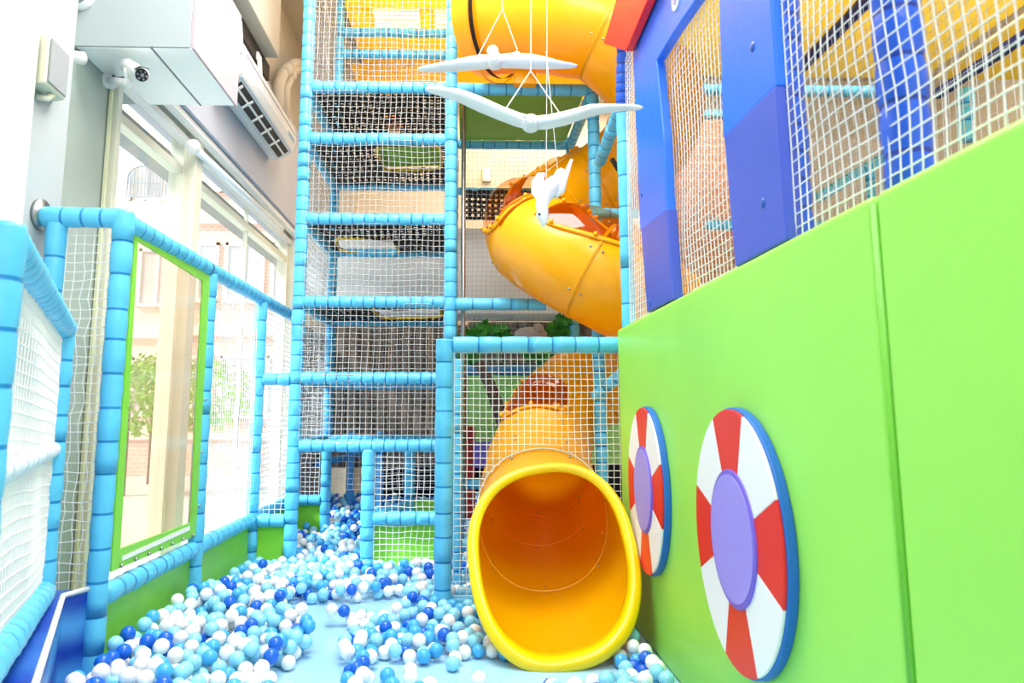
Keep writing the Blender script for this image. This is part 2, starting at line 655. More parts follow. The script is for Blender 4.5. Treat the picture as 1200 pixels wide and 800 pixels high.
# arched balcony grille on the cream building
gc = at(170, 214, Y=17.1)
g = root('window_grille', 'arched metal window grille on the pale building across the street', 'window grille', gc)
GRM = mat('weathered_grey_metal', (165, 168, 172), .6)
b = MB()
b.tube([(gc.x + .42 * math.cos(a), gc.y, gc.z + .15 + .28 * math.sin(a)) for a in [PI * k / 12 for k in range(13)]], .025, 6)
b.tube([(gc.x - .42, gc.y, gc.z + .15), (gc.x - .42, gc.y, gc.z - .35), (gc.x + .42, gc.y, gc.z - .35), (gc.x + .42, gc.y, gc.z + .15)], .025, 6)
b.tube([(gc.x + .3, gc.y, gc.z - .3), (gc.x + .3, gc.y + .12, gc.z - .3)], .02, 6).tube([(gc.x - .3, gc.y, gc.z - .3), (gc.x - .3, gc.y + .12, gc.z - .3)], .02, 6)
b.build('frame', GRM, g)
b = MB()
for k in range(9):
    x = gc.x - .36 + k * .09
    b.tube([(x, gc.y, gc.z - .35), (x, gc.y, gc.z + .15 + .28 * math.sqrt(max(0, 1 - ((x - gc.x) / .42) ** 2)))], .014, 5)
b.tube([(gc.x - .42, gc.y, gc.z), (gc.x + .42, gc.y, gc.z)], .014, 5)
b.build('bars', GRM, g)
def shrub(name, label, c, rx, rz, n, colour, group=None):
    r_ = root(name, label, 'shrub', (c[0], c[1], -.13), group)
    lf = MB()
    for _ in range(n):
        u, v = random.uniform(0, 2 * PI), math.acos(random.uniform(-1, 1))
        d = Vector((math.sin(v) * math.cos(u) * rx, math.sin(v) * math.sin(u) * rx, math.cos(v) * rz)) * random.uniform(.6, 1)
        p = Vector(c) + d
        a = Vector((random.uniform(-1, 1), random.uniform(-1, 1), random.uniform(-1, 1))).normalized()
        b = a.cross(Vector((.3, .5, 1))).normalized()
        s_ = .07
        nn = a.cross(b) * .008
        lf.prism([p - a * s_, p + b * s_ * .45, p + a * s_, p - b * s_ * .45], nn)
    lf.build('foliage', colour, r_)
    MB().tube([(c[0], c[1], -.13), (c[0], c[1], c[2])], .05, 7).build('stem', mat('bark', (120, 95, 75), .9), r_)
    return r_


LEAFO = mat('fresh_leaf', (150, 200, 90), .6, .3, var=.2, scale=3)
for k, (px, yy, xx) in enumerate([(150, 470, 11.5), (182, 452, 13.4), (236, 462, 11.8)]):
    c = at(px, yy, Y=xx)
    shrub('street_shrub', ['leafy street shrub left of the window post', 'leafy street shrub farther back, partly behind the window post', 'leafy street shrub right of the window post'][k], (c.x, c.y, c.z), .9, .6, 700, LEAFO, 'shrubs along the street')
r_ = root('garden_wall', 'low brick garden wall under the street shrubs', 'garden wall', (-6.5, 15.1, -.13))
MB().box((-11, 15.0, -.13), (-3.6, 15.25, .6)).build('brickwork', BRICK, r_)
MB().box((-11, 14.94, .6), (-3.6, 15.3, .7)).build('coping', CREAMW, r_)

# ================================================================== AIR CONDITIONER, CAMERA, SPEAKER, CABLES
ac = root('air_conditioner', 'white wall-mounted air conditioner with dark outlet louvres above the windows', 'air conditioner', (-1.7, 5.9, 3.5))
Y0, Y1 = 5.26, 6.98
prof = [(-1.95, 3.635), (-1.95, 3.975), (-1.77, 3.995), (-1.70, 3.955), (-1.675, 3.875), (-1.68, 3.775), (-1.705, 3.700), (-1.84, 3.615)]
MB().prism([(x, Y0, z) for x, z in prof], (0, Y1 - Y0, 0)).build('casing', PLAS, ac, False, .02)
MB().prism([(-1.705, Y0 + .04, 3.707), (-1.845, Y0 + .04, 3.615), (-1.852, Y0 + .04, 3.605), (-1.706, Y0 + .04, 3.695)], (0, Y1 - Y0 - .08, 0)).build('outlet_trim', mat('pale_grey_plastic', (205, 214, 220), .4), ac)
o1 = MB().prism([(-1.73, Y0 + .1, 3.689), (-1.82, Y0 + .1, 3.630), (-1.823, Y0 + .1, 3.613), (-1.73, Y0 + .1, 3.677)], (0, Y1 - Y0 - .2, 0)).build('air_outlet', DARK, ac)
for k in range(5):
    y = Y0 + .14 + k * (Y1 - Y0 - .3) / 5
    b = MB()
    b.prism([(-1.73, y - .015, 3.665), (-1.815, y - .015, 3.612), (-1.82, y - .015, 3.600), (-1.73, y - .015, 3.655)], (0, .03, 0))
    b.build('louvre', PLAS, ac)
MB().prism([(-1.765, Y0 + .1, 3.652), (-1.775, Y0 + .1, 3.645), (-1.777, Y0 + .1, 3.636), (-1.765, Y0 + .1, 3.644)], (0, Y1 - Y0 - .2, 0)).build('swing_flap', PLAS, ac)
MB().box((-1.677, Y1 - .32, 3.775), (-1.673, Y1 - .08, 3.805)).build('badge', mat('pale_blue_badge', (150, 190, 215), .4), ac)
MB().prism([(-1.679, Y0 + .01, 3.855), (-1.679, Y1 - .01, 3.855), (-1.675, Y1 - .01, 3.859), (-1.675, Y0 + .01, 3.859)], (.003, 0, 0)).build('panel_seam', mat('shadow_gap_filler', (120, 124, 128), .7), ac)

# speaker on the pilaster
sp = root('wall_speaker', 'boxy white wall speaker with grey grille high on the left pilaster', 'speaker', (-1.79, 2.75, 2.5))
sy0, sy1 = 3.05, 3.24
zz0, zz1 = at(52, 97, X=-1.84).z, at(52, 35, X=-1.84).z
MB().prism([(-1.92, sy0 + .02, zz0), (-1.92, sy1 + .02, zz0), (-1.85, sy1, zz0), (-1.835, sy0, zz0)], (0, 0, zz1 - zz0)).build('cabinet', mat('ivory_plastic', (218, 220, 200), .5, var=.03), sp, False, .01)
MB().prism([(-1.833, sy0 + .012, zz0 + .015), (-1.848, sy1 - .01, zz0 + .015), (-1.842, sy1 - .01, zz0 + .015), (-1.827, sy0 + .012, zz0 + .015)], (0, 0, zz1 - zz0 - .03)).build('grille', PLASG, sp)
MB().tube([(-1.92, sy0 + .08, zz0 - .03), (-1.88, sy0 + .1, zz0 - .03), (-1.87, sy0 + .12, zz0)], .015, 8).build('bracket', MATS['ivory_plastic'], sp, True)

# security camera: arm on the recess wall, bullet body pointing at the pit
cb = at(127, 94, X=XW)
cc = root('security_camera', 'white bullet security camera with black lens on a short arm below the duct box', 'security camera', cb)
e = at(150, 97, Y=3.8)
MB().tube([cb, cb + (e - cb) * .12], .05, 16).build('mounting_plate', PLAS, cc, True)
MB().tube([cb, e], .024, 12).tube([e, e + Vector((.0, -.03, .07))], .016, 10).sphere(e, .028).build('arm', PLAS, cc, True)
b0, b1 = at(148, 76, Y=3.9), at(166, 88, Y=3.68)
MB().tube([b0, b0 + (b1 - b0) * .03, b1 - (b1 - b0) * .03, b1], [.035, .04, .04, .038], 20).build('camera_body', PLAS, cc, True)
dd = (b1 - b0).normalized()
ln = MB().tube([b1, b1 + dd * .006], .033, 20).build('lens_face', BLK, cc)
ms_ = MB()
aa = dd.cross(Vector((0, 0, 1))).normalized()
bb = aa.cross(dd)
for k in range(6):
    p = b1 + dd * .007 + (aa * math.cos(k * PI / 3) + bb * math.sin(k * PI / 3)) * .022
    ms_.sphere(p, .007, 8, 6)
ms_.sphere(b1 + dd * .006, .012, 10, 7)
ms_.build('infrared_lamp', mat('grey_lens', (120, 125, 135), .2), ln)
MB().prism([b1 + aa * .045 + bb * .02, b1 + aa * .02 + bb * .045, b1 - aa * .02 + bb * .045, b1 - aa * .02 + bb * .042, b1 + aa * .018 + bb * .041, b1 + aa * .041 + bb * .02], dd * .035).build('sun_hood', DARK, cc)
cabl = [at(76, 57, X=XW + .02), at(90, 60, X=XW + .02), at(105, 65, X=XW + .02), at(121, 72, X=XW + .02), at(130, 82, X=XW + .04), at(134, 91, X=XW + .06), at(149, 91, Y=3.82)]
MB().tube(cabl, .007, 6).build('power_cable', BLK, cc, True)
# conduit stub and ceiling detector
cs0 = at(78, 66, X=XW)
cs = root('conduit_stub', 'short white pipe stub poking from the wall beside the speaker', 'pipe', cs0)
MB().tube([cs0 + Vector((-.03, .0, 0)), cs0 + Vector((.1, -.02, -.02))], .035, 14).build('pipe', PLAS, cs, True)
MB().tube([cs0 + Vector((-.01, 0, 0)), cs0 + Vector((.012, 0, 0))], .05, 14).build('collar', PAINTG, cs, True)
dt0 = at(95, -2, Y=BY0)
dt = root('round_socket', 'round white ceiling fitting on the duct box at the top edge', 'fitting', dt0)
MB().tube([dt0 + Vector((0, .01, 0)), dt0 + Vector((0, -.03, 0))], .075, 24).build('base_ring', PLAS, dt, True)
MB().tube([dt0 + Vector((0, -.03, 0)), dt0 + Vector((0, -.045, 0))], .045, 24).build('cover', PLASG, dt, True)
# tube lamp under the header
tl = root('tube_lamp', 'white tube lamp fitting running under the header above the far windows', 'lamp', (-1.9, 6, 3.05))
q0, q1 = at(226, 172, X=-2.0), at(330, 268, X=-2.0)
MB().tube([q0, q1], .03, 10).build('tube', mat('frosted_lamp_tube', (240, 250, 255), .3), tl, True)
MB().sphere(q0, .055, 14, 10).build('end_cap', PLAS, tl, True)
# conduits on the beam and back wall
cbx = root('ceiling_conduit', 'grey cable bundle running along the beige ceiling beside the beam', 'conduit', (-1.3, 7, 5.2))
for dx in (0, .05, .1):
    MB().tube([(-1.35 + dx, 4.2, 5.5), (-1.35 + dx, 8.2, 5.5), (-1.25 + dx, 8.6, 5.42), (-.6, 8.75, 5.3 - dx)], .016, 6).build('cable', mat('grey_cable', (120, 118, 114), .6), cbx, True)
r1 = root('ceiling_pipe', 'beige pipe crossing under the ceiling at the back left corner', 'pipe', (-1, 8.6, 5.1))
pz = at(325, 37, Y=8.6)
MB().tube([(pz.x, 8.6, pz.z), (.8, 8.6, pz.z)], .06, 12).build('pipe', BEIGE, r1, True)
MB().tube([(pz.x - .02, 8.6, pz.z), (pz.x + .05, 8.6, pz.z)], .075, 12).build('collar', BEIGE, r1, True)
for k, d in enumerate((0, .16)):
    a = [at(356, 73 + d * 50, X=-1.88), at(343, 75 + d * 50, X=-1.88), at(332 + d * 40, 86 + d * 40, X=-1.88), at(327 + d * 45, 100 + d * 25, X=-1.88), at(326 + d * 45, 150, X=-1.88)]
    rr = root('bent_pipe', ['outer of two bent beige pipes on the back wall left of the climbing tower', 'inner of two bent beige pipes on the back wall left of the climbing tower'][k], 'pipe', a[0], 'bent pipes on the back wall')
    MB().tube(a, .055, 12).build('pipe', BEIGE, rr, True)
    MB().tube([a[1] * .6 + a[2] * .4, a[2]], .068, 12).build('coupling', BEIGE, rr, True)
for k, (px, py) in enumerate(((282, 26), (305, 67))):
    c = at(px, py, X=-1.72)
    rr = root('pipe_clip', ['white pipe clip nearer the duct box in the dark recess', 'white pipe clip farther along the dark recess above the air conditioner'][k], 'clip', c, 'clips in the dark recess')
    MB().box(c - Vector((.03, .05, .04)), c + Vector((.0, .05, .03))).build('clip_body', PLAS, rr, False, .01)
    MB().tube([c + Vector((0, -.03, -.02)), c + Vector((.01, .02, -.25))], .02, 8).build('clip_tail', PLAS, rr, True)

# ================================================================== BACK ROOM: bulkhead, mural, far platforms
struct('wall_bulkhead', MB().box((-1.6, 7.2, 2.12), (1.6, 7.8, 3.0)), mat('white_bulkhead_paint', (246, 246, 246), .7, .2, var=.02), .01)
PLANK = stripe_mat('weathered_plank', (96, 82, 72), (150, 134, 120), 2.2, 'X', .8, 2)
mu = root('mural_fence', 'weathered grey brown plank backdrop behind the climbing tower', 'backdrop', (-.4, 8.1, 0))
for k in range(14):
    x = -1.7 + k * .22
    MB().box((x, 8.0 + random.uniform(0, .02), .55), (x + .21, 8.05, 2.1)).build('plank', PLANK, mu, False, .006)
gw = root('green_backdrop', 'pale green painted jungle wall behind the slide exit tube', 'backdrop', (.9, 7.7, 0))
MB().box((.05, 7.75, .6), (2.2, 7.8, 1.62)).build('panel', mat('pale_green_mural', (175, 248, 145), .7, .2, var=.25, scale=2.5), gw)
MB().box((.05, 7.72, 1.66), (2.2, 7.8, 2.1)).build('plank_band', PLANK, gw)
# faux tree with a slanting trunk
tr = root('faux_tree', 'dark brown artificial tree with forked trunk and leaves behind the slide', 'artificial tree', at(628, 520, Y=6.7))
BARK = mat('faux_bark', (104, 84, 80), .8, .2, var=.25, scale=12, bump=.8, bscale=25)
tp = [at(x_, y_, Y=6.7) for x_, y_ in ((560, 424), (573, 448), (584, 478), (592, 500), (600, 540), (604, 600))]
MB().tube(tp, [.05, .055, .06, .075, .09, .11], 10).build('trunk', BARK, tr, True)
tp = [at(x_, y_, Y=6.7) for x_, y_ in ((592, 505), (618, 480), (645, 456), (680, 436))]
MB().tube(tp, [.07, .06, .055, .05], 10).build('branch', BARK, tr, True)
LF1 = mat('plastic_leaf', (60, 150, 55), .5, .4, var=.3, scale=6)
for (px, py, rr_) in ((545, 414, .14), (640, 414, .15), (668, 440, .16), (590, 394, .08), (655, 390, .13), (566, 393, .1), (680, 418, .16)):
    c = at(px, py, Y=6.75)
    lf = MB()
    for _ in range(90):
        d = Vector((random.gauss(0, 1), random.gauss(0, .5), random.gauss(0, 1))) * rr_ * .5
        p = c + d
        a = Vector((random.uniform(-1, 1), random.uniform(-1, 1), random.uniform(-1, 1))).normalized() * .07
        b = a.cross(Vector((0, 1, .3))).normalized() * .03
        lf.prism([p - a, p + b, p + a, p - b], Vector((0, .004, 0)))
    lf.build('leaf_cluster', LF1, tr)
rk = root('grey_rock', 'grey carved stone figure among the leaves behind the net', 'rock', at(620, 388, Y=6.6))
c = at(622, 392, Y=6.6)
MB().sphere(c, .12, 14, 9, sc=(1.3, .6, .6)).sphere(c + Vector((.07, -.03, .05)), .05, 10, 7).build('stone', mat('grey_stone', (170, 168, 165), .9, var=.2, bump=.8), rk, True)
# dark backdrop of the pit tunnel behind
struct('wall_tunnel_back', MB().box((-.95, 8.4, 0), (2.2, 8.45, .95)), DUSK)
struct('wall_tunnel_side', MB().box((-1.62, 7.2, .1), (-1.58, 8.4, 2.0)), mat('taupe_panel', (150, 132, 118), .8, var=.1))
rd = root('red_block', 'dark red soft block standing in the dark pit behind the tower', 'soft block', (-.1, 7.4, 0))
MB().box((-.22, 7.3, .0), (.12, 7.55, 1.0)).build('block_body', mat('dark_red_vinyl', (165, 35, 35), .5, var=.1), rd, False, .02)
pb = root('violet_block', 'small violet soft block on the dark pit shelf behind the gate net', 'soft block', (.1, 7.2, 0))
MB().box((.1, 7.0, .62), (.32, 7.2, .86)).build('block_body', PURD, pb, False, .02)

# ceiling lights glimpsed through the yellow canopy
for k, (a, b) in enumerate((((432, 2), (497, 33)), ((505, 4), (560, 33)))):
    p, q = at(a[0], a[1], Z=5.25), at(b[0], b[1], Z=5.25)
    lr = root('louvre_light', ['bright white slatted ceiling light above the tower, left one', 'bright white slatted ceiling light above the tower, right one'][k], 'ceiling light', (p + q) / 2, 'slatted ceiling lights')
    x0, x1, y0, y1 = p.x, q.x, p.y, q.y
    MB().box((x0, y0, 5.25), (x1, y1, 5.31)).build('diffuser', mat('lit_diffuser', (255, 255, 250), .5, emit=((255, 252, 240), 3.0)), lr)
    for j in range(6):
        y = y0 + (y1 - y0) * (j + .5) / 6
        MB().box((x0, y - .01, 5.22), (x1, y + .01, 5.245)).build('slat', mat('pale_yellow_slat', (235, 225, 170), .6), lr)
    MB().box((x0 - .04, y0 - .04, 5.31), (x1 + .04, y1 + .04, 5.34)).build('housing', PLAS, lr)
fl = root('wall_lamp', 'warm lit strip lamp on the far beige wall seen above the slide bend', 'lamp', at(570, 205, Y=9.1))
p, q = at(567, 208, Y=9.1), at(574, 197, Y=9.1)
MB().box((p.x, 9.1, p.z), (q.x, 9.15, q.z)).build('lamp_tube', mat('warm_lit_tube', (255, 240, 200), .5, emit=((255, 236, 190), 5)), fl)
MB().box((p.x - .015, 9.15, p.z - .03), (q.x + .015, 9.19, q.z + .03)).build('back_plate', BEIGE, fl)

# ================================================================== CLIMBING TOWER
TW = root('climbing_tower', 'tall light blue padded climbing tower with black web floors and white nets', 'climbing frame', (-.6, 5.5, 0))
XL, XM, XR = -1.255, -.105, 1.03
YF, YK = 5.5, 6.72
TOP = 5.5
BLK_TUBE = []
padded('post', (XL, YF, 0), (XL, YF, TOP), TW, .05, .112)
padded('post', (XM, YF, 0), (XM, YF, TOP), TW, .05, .112)
padded('post', (XR, YF, 0), (XR, YF, 3.78), TW, .048, .112)
padded('post', (XL + .02, YK, 0), (XL + .02, YK, TOP), TW, .047, .12)
padded('post', (XM, YK, 0), (XM, YK, 3.78), TW, .047, .12)
padded('post', (XR, YK, 0), (XR, YK, 3.78), TW, .047, .12)
padded('post', (-.7, YF, 0), (-.7, YF, .87), TW, .05, .112)
LEV = [.9, 1.398, 1.976, 2.627, 3.278, 3.705]
for z in LEV:
    padded('rail', (XL + .045, YF, z), (XM - .045, YF, z), TW, .047, .088)
    padded('rail', (XL + .05, YK, z), (XM - .045, YK, z), TW, .042, .095)
    padded('rail', (XL, YF + .045, z), (XL + .01, YK - .045, z), TW, .042, .1)
padded('rail', (-.7 + .045, YF, .377), (XM - .045, YF, .377), TW, .05, .1)
for z in (4.62, 4.85):
    padded('rail', (XL + .05, YK, z), (XM, YK, z), TW, .045, .095)
# right bay
padded('rail', (XM + .045, YF, 3.705), (XR - .045, YF, 3.705), TW, .047, .128)
padded('rail', (XM + .045, YK, 3.705), (XR - .045, YK, 3.705), TW, .045, .11)
padded('rail', (XR, YF + .045, 3.705), (XR, YK - .045, 3.705), TW, .045, .11)
padded('rail', (XM + .045, YF, 1.965), (XR - .4, YF, 1.965), TW, .047, .128)
padded('rail', (XM + .045, YK + .2, 3.3), (XR, YK + .2, 3.3), TW, .04, .11)
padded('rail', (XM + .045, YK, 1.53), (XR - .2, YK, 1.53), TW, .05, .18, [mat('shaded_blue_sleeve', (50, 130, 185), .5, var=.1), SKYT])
padded('rail', (XM + .05, YK, .5), (XR - .05, YK, .5), TW, .045, .12)
padded('rail', (XM + .045, YF, 4.23), (XM + .26, YF, 4.23), TW, .047, .1)
# green mat platform of the right bay
MB().box((XM + .06, YF + .06, 3.73), (XR - .05, YK - .05, 3.79)).build('green_platform', GMAT, TW, False, .01)
# galvanised pole beside the middle post
MB().tube([(XM + .1, YF + .12, 0), (XM + .1, YF + .12, 3.65)], .018, 12).build('steel_pole', STEEL, TW, True)


def trap_hole(z, quad):
    pts = [at(x, y, Z=z) for x, y in quad]

    def inside(c):
        s = None
        for i in range(4):
            a, b = pts[i], pts[(i + 1) % 4]
            cr = (b.x - a.x) * (c.y - a.y) - (b.y - a.y) * (c.x - a.x)
            if s is None:
                s = cr > 0
            elif (cr > 0) != s:
                return False
        return True
    return pts, inside


YTRIM = mat('yellow_webbing_edge', (225, 190, 40), .6, var=.1)
holes = {1.976: ((434, 361), (517, 361), (517, 372), (448, 373)), 2.627: ((392, 279), (458, 279), (470, 297), (400, 295)),
         3.278: ((439, 171), (516, 171), (518, 198), (448, 200)), 3.705: ((448, 142), (466, 142), (472, 156), (452, 156))}
for z in LEV[1:]:
    inside = None
    if z in holes:
        pts, inside = trap_hole(z, holes[z])
    wb = net('climbing_web', (XL + .03, YF + .03, z), (XM - .03, YF + .03, z), (XM - .03, YK - .03, z), (XL + .03, YK - .03, z), TW, .056, .002, WEB, .02, .25, inside, .0165)
    if inside and z != 3.705:
        loop = []
        for i in range(4):
            a, b = pts[i], pts[(i + 1) % 4]
            loop += [a.lerp(b, .12), a.lerp(b, .5), a.lerp(b, .88)]
        loop.append(loop[0])
        MB().tube(loop, .012, 6).build('opening_edge', YTRIM, wb, True)
    if z == 3.278:
        c = sum(pts, Vector()) / 4
        MB().prism([c + (p - c) * .97 + Vector((0, 0, .03)) for p in pts], (0, 0, .04)).build('hatch_mat', GMAT, wb)
    if z == 3.705:
        MB().prism([p + Vector((0, 0, .02)) for p in pts], (0, 0, .05)).build('orange_pad', mat('orange_vinyl', (250, 140, 30), .5), wb)
# web seen in the right bay behind the slide
net('climbing_web', (XM + .1, YK + .1, 3.0), (XR, YK + .1, 3.0), (XR, YK + .12, 3.27), (XM + .1, YK + .12, 3.27), TW, .056, .002, WEB, .02, .25, None, .017)
# front, side and back nets
net('net_panel', (XL + .04, YF - .03, .93), (XM - .04, YF - .03, .93), (XM - .04, YF - .03, TOP), (XL + .04, YF - .03, TOP), TW, .045, .0019, NETG, .02)
net('net_panel', (XL - .01, YF + .05, .93), (XL + .01, YK - .04, .93), (XL + .01, YK - .04, TOP), (XL - .01, YF + .05, TOP), TW, .045, .0019, NETG, .02)
net('net_panel', (XL + .06, YK + .03, .45), (XM - .04, YK + .03, .45), (XM - .04, YK + .03, 2.0), (XL + .06, YK + .03, 2.0), TW, .05, .0015, NETG, .02)
net('net_panel', (XL + .06, YK + .03, 3.3), (XM - .04, YK + .03, 3.3), (XM - .04, YK + .03, TOP), (XL + .06, YK + .03, TOP), TW, .05, .0015, NETG, .02)
net('net_panel', (XM + .05, YK + .03, 1.6), (XR - .05, YK + .03, 1.6), (XR - .05, YK + .03, 3.68), (XM + .05, YK + .03, 3.68), TW, .045, .0015, NETG, .02)
net('net_panel', (-.65, YF - .02, .06), (XM - .05, YF - .02, .06), (XM - .05, YF - .02, .86), (-.65, YF - .02, .86), TW, .045, .0021, NET, .004, .03)
padded('post', (-.45, YF + .75, 0), (-.45, YF + .75, .86), TW, .045, .112)
padded('rail', (-.66, YF + .06, .38), (-.47, YF + .72, .38), TW, .04, .1)
MB().box((-.65, YF + .03, .03), (XM - .03, YF + .06, .34)).build('green_skirt', LEAF, TW)
MB().box((-.42, YF + .75, .3), (XM + .03, YF + .8, .42)).build('green_skirt', LEAF, TW)
# yellow canopies
pa, qa = at(432, 2, Z=5.25), at(497, 33, Z=5.25)
pb_, qb = at(505, 4, Z=5.25), at(560, 33, Z=5.25)
ya, yb = pa.y + .03, qa.y - .03
cn = MB().box((XL + .05, YF + .05, 5.19), (XR + .1, ya, 5.21)).box((XL + .05, yb, 5.19), (XR + .1, YK + 1.9, 5.21))
for x0, x1 in ((XL + .05, pa.x + .03), (qa.x - .03, pb_.x + .03), (qb.x - .03, XR + .1)):
    cn.box((x0, ya, 5.19), (x1, yb, 5.21))
cn.build('yellow_canopy', YPAN, TW)
MB().box((XL + .12, YK + .12, 4.56), (XR + .3, YK + .85, 4.58)).build('yellow_canopy', YPAN, TW)
# lattice and light panel of the tunnel behind
bk = root('rear_frame', 'dark blue shaded posts of the frame deep behind the ball pit', 'frame', (-1.1, 7.4, 0))
for x in (-1.15, -.85):
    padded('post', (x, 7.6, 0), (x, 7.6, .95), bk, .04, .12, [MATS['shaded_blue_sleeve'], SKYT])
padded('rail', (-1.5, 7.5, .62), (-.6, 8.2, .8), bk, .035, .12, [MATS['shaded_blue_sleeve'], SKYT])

# ================================================================== LEFT FENCE OF THE PIT
FE = root('pit_fence', 'light blue padded fence with lime skirts along the shop window', 'fence', (-1.54, 4.2, 0))
XF = -1.54
FY = [3.235, 4.365, 5.5, 6.72]
for k, y in enumerate(FY):
    padded('post', (XF, y, 0), (XF, y, 2.045 if k == 0 else 1.97), FE, .044 if k == 0 else .046, .148 if k == 0 else .14)
for k in range(3):
    padded('rail', (XF, FY[k] + .03, 2.0), (XF, FY[k + 1] + (.04 if k == 2 else .03), 2.0), FE, .046, .1)
    padded('rail', (XF, FY[k] + .05, .375), (XF, FY[k + 1] - .05, .375), FE, .046, .115)
    padded('rail', (XF, FY[k] + .05, .04), (XF, FY[k + 1] - .05, .04), FE, .045, .115)
    MB().box((XF - .03, FY[k] + .04, .05), (XF - .01, FY[k + 1] - .04, .35)).build('lime_skirt', LEAF, FE)
for z in (.365, 1.39):
    padded('rail', (XF + .045, YF, z), (XL - .045, YF, z), FE, .046, .1)
padded('rail', (XF + .045, 6.72, .365), (XL - .02, 6.72, .365), FE, .046, .1)
MB().box((XF + .04, YF + .02, .03), (XL - .04, YF + .04, .34)).build('lime_skirt', LEAF, FE)
MB().box((XF + .04, 6.74, .03), (XL - .02, 6.76, .34)).build('lime_skirt', LEAF, FE)
for k in (1, 2):
    net('net_panel', (XF, FY[k] + .04, .4), (XF, FY[k + 1] - .04, .4), (XF, FY[k + 1] - .04, 1.96), (XF, FY[k] + .04, 1.96), FE, .042, .0021, NET, .012)
net('net_panel', (XF + .04, YF, .4), (XL - .04, YF, .4), (XL - .04, YF, 1.36), (XF + .04, YF, 1.36), FE, .042, .0021, NET, .01)
net('net_panel', (XF + .04, 6.72, .4), (XL - .04, 6.72, .4), (XL - .04, 6.72, 1.9), (XF + .04, 6.72, 1.9), FE, .042, .0021, NET, .01)
# framed clear vinyl window of the nearest bay
XV = XF + .005
outer = [at(x, y, X=XV) for x, y in ((156, 266), (246, 318), (228, 627), (127, 670))]
inner = [at(x, y, X=XV) for x, y in ((159, 282), (236, 329), (222, 612), (138, 643), (130, 632))]
inner_q = [inner[0], inner[1], inner[2], inner[3]]
b = MB()
for i in range(4):
    a0, a1 = outer[i], outer[(i + 1) % 4]
    b0_, b1_ = inner_q[i], inner_q[(i + 1) % 4]
    b.prism([a0, a1, b1_, b0_], (.012, 0, 0))
vb = b.build('window_border', LEAF, FE)
MB().prism([at(x, y, X=XV + .012) for x, y in ((143, 652), (222, 616), (222, 621), (143, 657))], (.003, 0, 0)).build('white_stripe', WHT, vb)
for i, (n_, a, c) in enumerate(((9, outer[0], outer[1]), (5, outer[1], outer[2]), (7, outer[2], outer[3]))):
    for k in range(n_):
        p = a.lerp(c, (k + .5) / n_)
        ctr = p + Vector((.02, 0, 0)) + (((outer[1] + outer[3]) / 2 - p).normalized() * .012)
        MB().sphere(ctr, .009, 8, 6).build('grommet', STEEL, vb, True)
MB().prism(inner_q, (.004, 0, 0)).build('clear_window', FILM, FE)
# cross rail to the wall and its post
padded('rail', (-1.9, 3.235, 2.02), (XF + .01, 3.235, 2.015), FE, .047, .085)
padded('post', (-1.835, 3.235, 0), (-1.835, 3.235, 1.99), FE, .044, .15)
MB().tube([(-1.919, 3.235, 2.03), (-1.9, 3.235, 2.03)], .07, 20).build('wall_flange', STEEL, FE, True)
net('net_panel', (-1.79, 3.245, .1), (XF - .05, 3.245, .1), (XF - .05, 3.245, 1.98), (-1.79, 3.245, 1.98), FE, .042, .0022, NET, .008)
struct('trim_6', MB().box((-2.14, 4.2, 0), (-2.125, 4.225, 3.2)), mat('pale_yellow_edge', (228, 230, 196), .5))

# ================================================================== NEAR GATE (slanting towards the camera)
GA = Vector((-1.66, 3.04, 0))
GD = Vector((.4, -.917, 0)).normalized()
GT = root('entrance_gate', 'near light blue padded gate panel with white netting at the left edge', 'gate', GA)
gp = lambda t, z: GA + GD * t + Vector((0, 0, z))
padded('post', gp(0, .45), gp(0, 1.48), GT, .042, .12)
padded('post', gp(1.5, .45), gp(1.5, 1.58), GT, .042, .12)
b = padded('rail', gp(-.02, 1.49), gp(1.47, 1.545), GT, .047, .075)
padded('rail', gp(-.02, .44), gp(1.47, .54), GT, .05, .115)
padded('rail', gp(.05, 1.0), gp(1.47, 1.0), GT, .03, .12, [mat('pale_white_sleeve', (225, 236, 245), .4), SKYT])
net('net_panel', gp(.04, .47), gp(1.46, .57), gp(1.46, 1.5), gp(.04, 1.45), GT, .04, .0032, NET, .01)
# blue printed step at the gate
STM = stripe_mat('blue_painted_plank', (10, 60, 175), (70, 150, 225), 1.6, 'Z', .4, 4)
BS = root('blue_step', 'dark blue padded step box with wood print and white edge at the gate', 'step', (-1.66, 2.7, 0))
top = [at(x, y, Z=.42) for x, y in ((40, 725), (105, 678))]
p1, p2, p3 = Vector((-1.56, 3.0, 0)), Vector((-1.735, 2.86, 0)), Vector((-1.42, 1.9, 0))
MB().prism([(-1.555, 3.21, 0), (-1.6, 3.08, 0), (-1.0, 1.78, 0), (-1.9, 1.78, 0), (-1.9, 3.2, 0)], (0, 0, .415)).build('step_body', STM, BS, False, .008)
MB().tube([(-1.555, 3.21, .42), (-1.6, 3.08, .42), (-1.0, 1.78, .42)], .011, 6).build('white_piping', WHT, BS, True)
MB().box((-1.74, 2.9, .415), (-1.64, 3.0, .43)).build('strap_tab', SKY, BS, False, .004)

# ================================================================== FRONT NET FRAME
GF = root('net_gate_frame', 'light blue padded frame with white net behind the slide mouth', 'frame', (.4, 4.2, 0))
XG0, XG1 = -.115, .97
YG = 4.365
padded('post', (XG0, YG, .0), (XG0, YG, 1.58), GF, .052, .145)
padded('rail', (XG0 + .05, YG, 1.55), (XG1, YG, 1.55), GF, .047, .145)
padded('rail', (XG0 + .05, YG + .04, .06), (XG1, YG + .04, .06), GF, .04, .14)
padded('post', (XG0 + .08, 4.9, 0), (XG0 + .08, 4.9, 1.5), GF, .03, .12)
padded('rail', (XG0 + .06, 4.95, .28), (.1, 4.95, .28), GF, .042, .12)

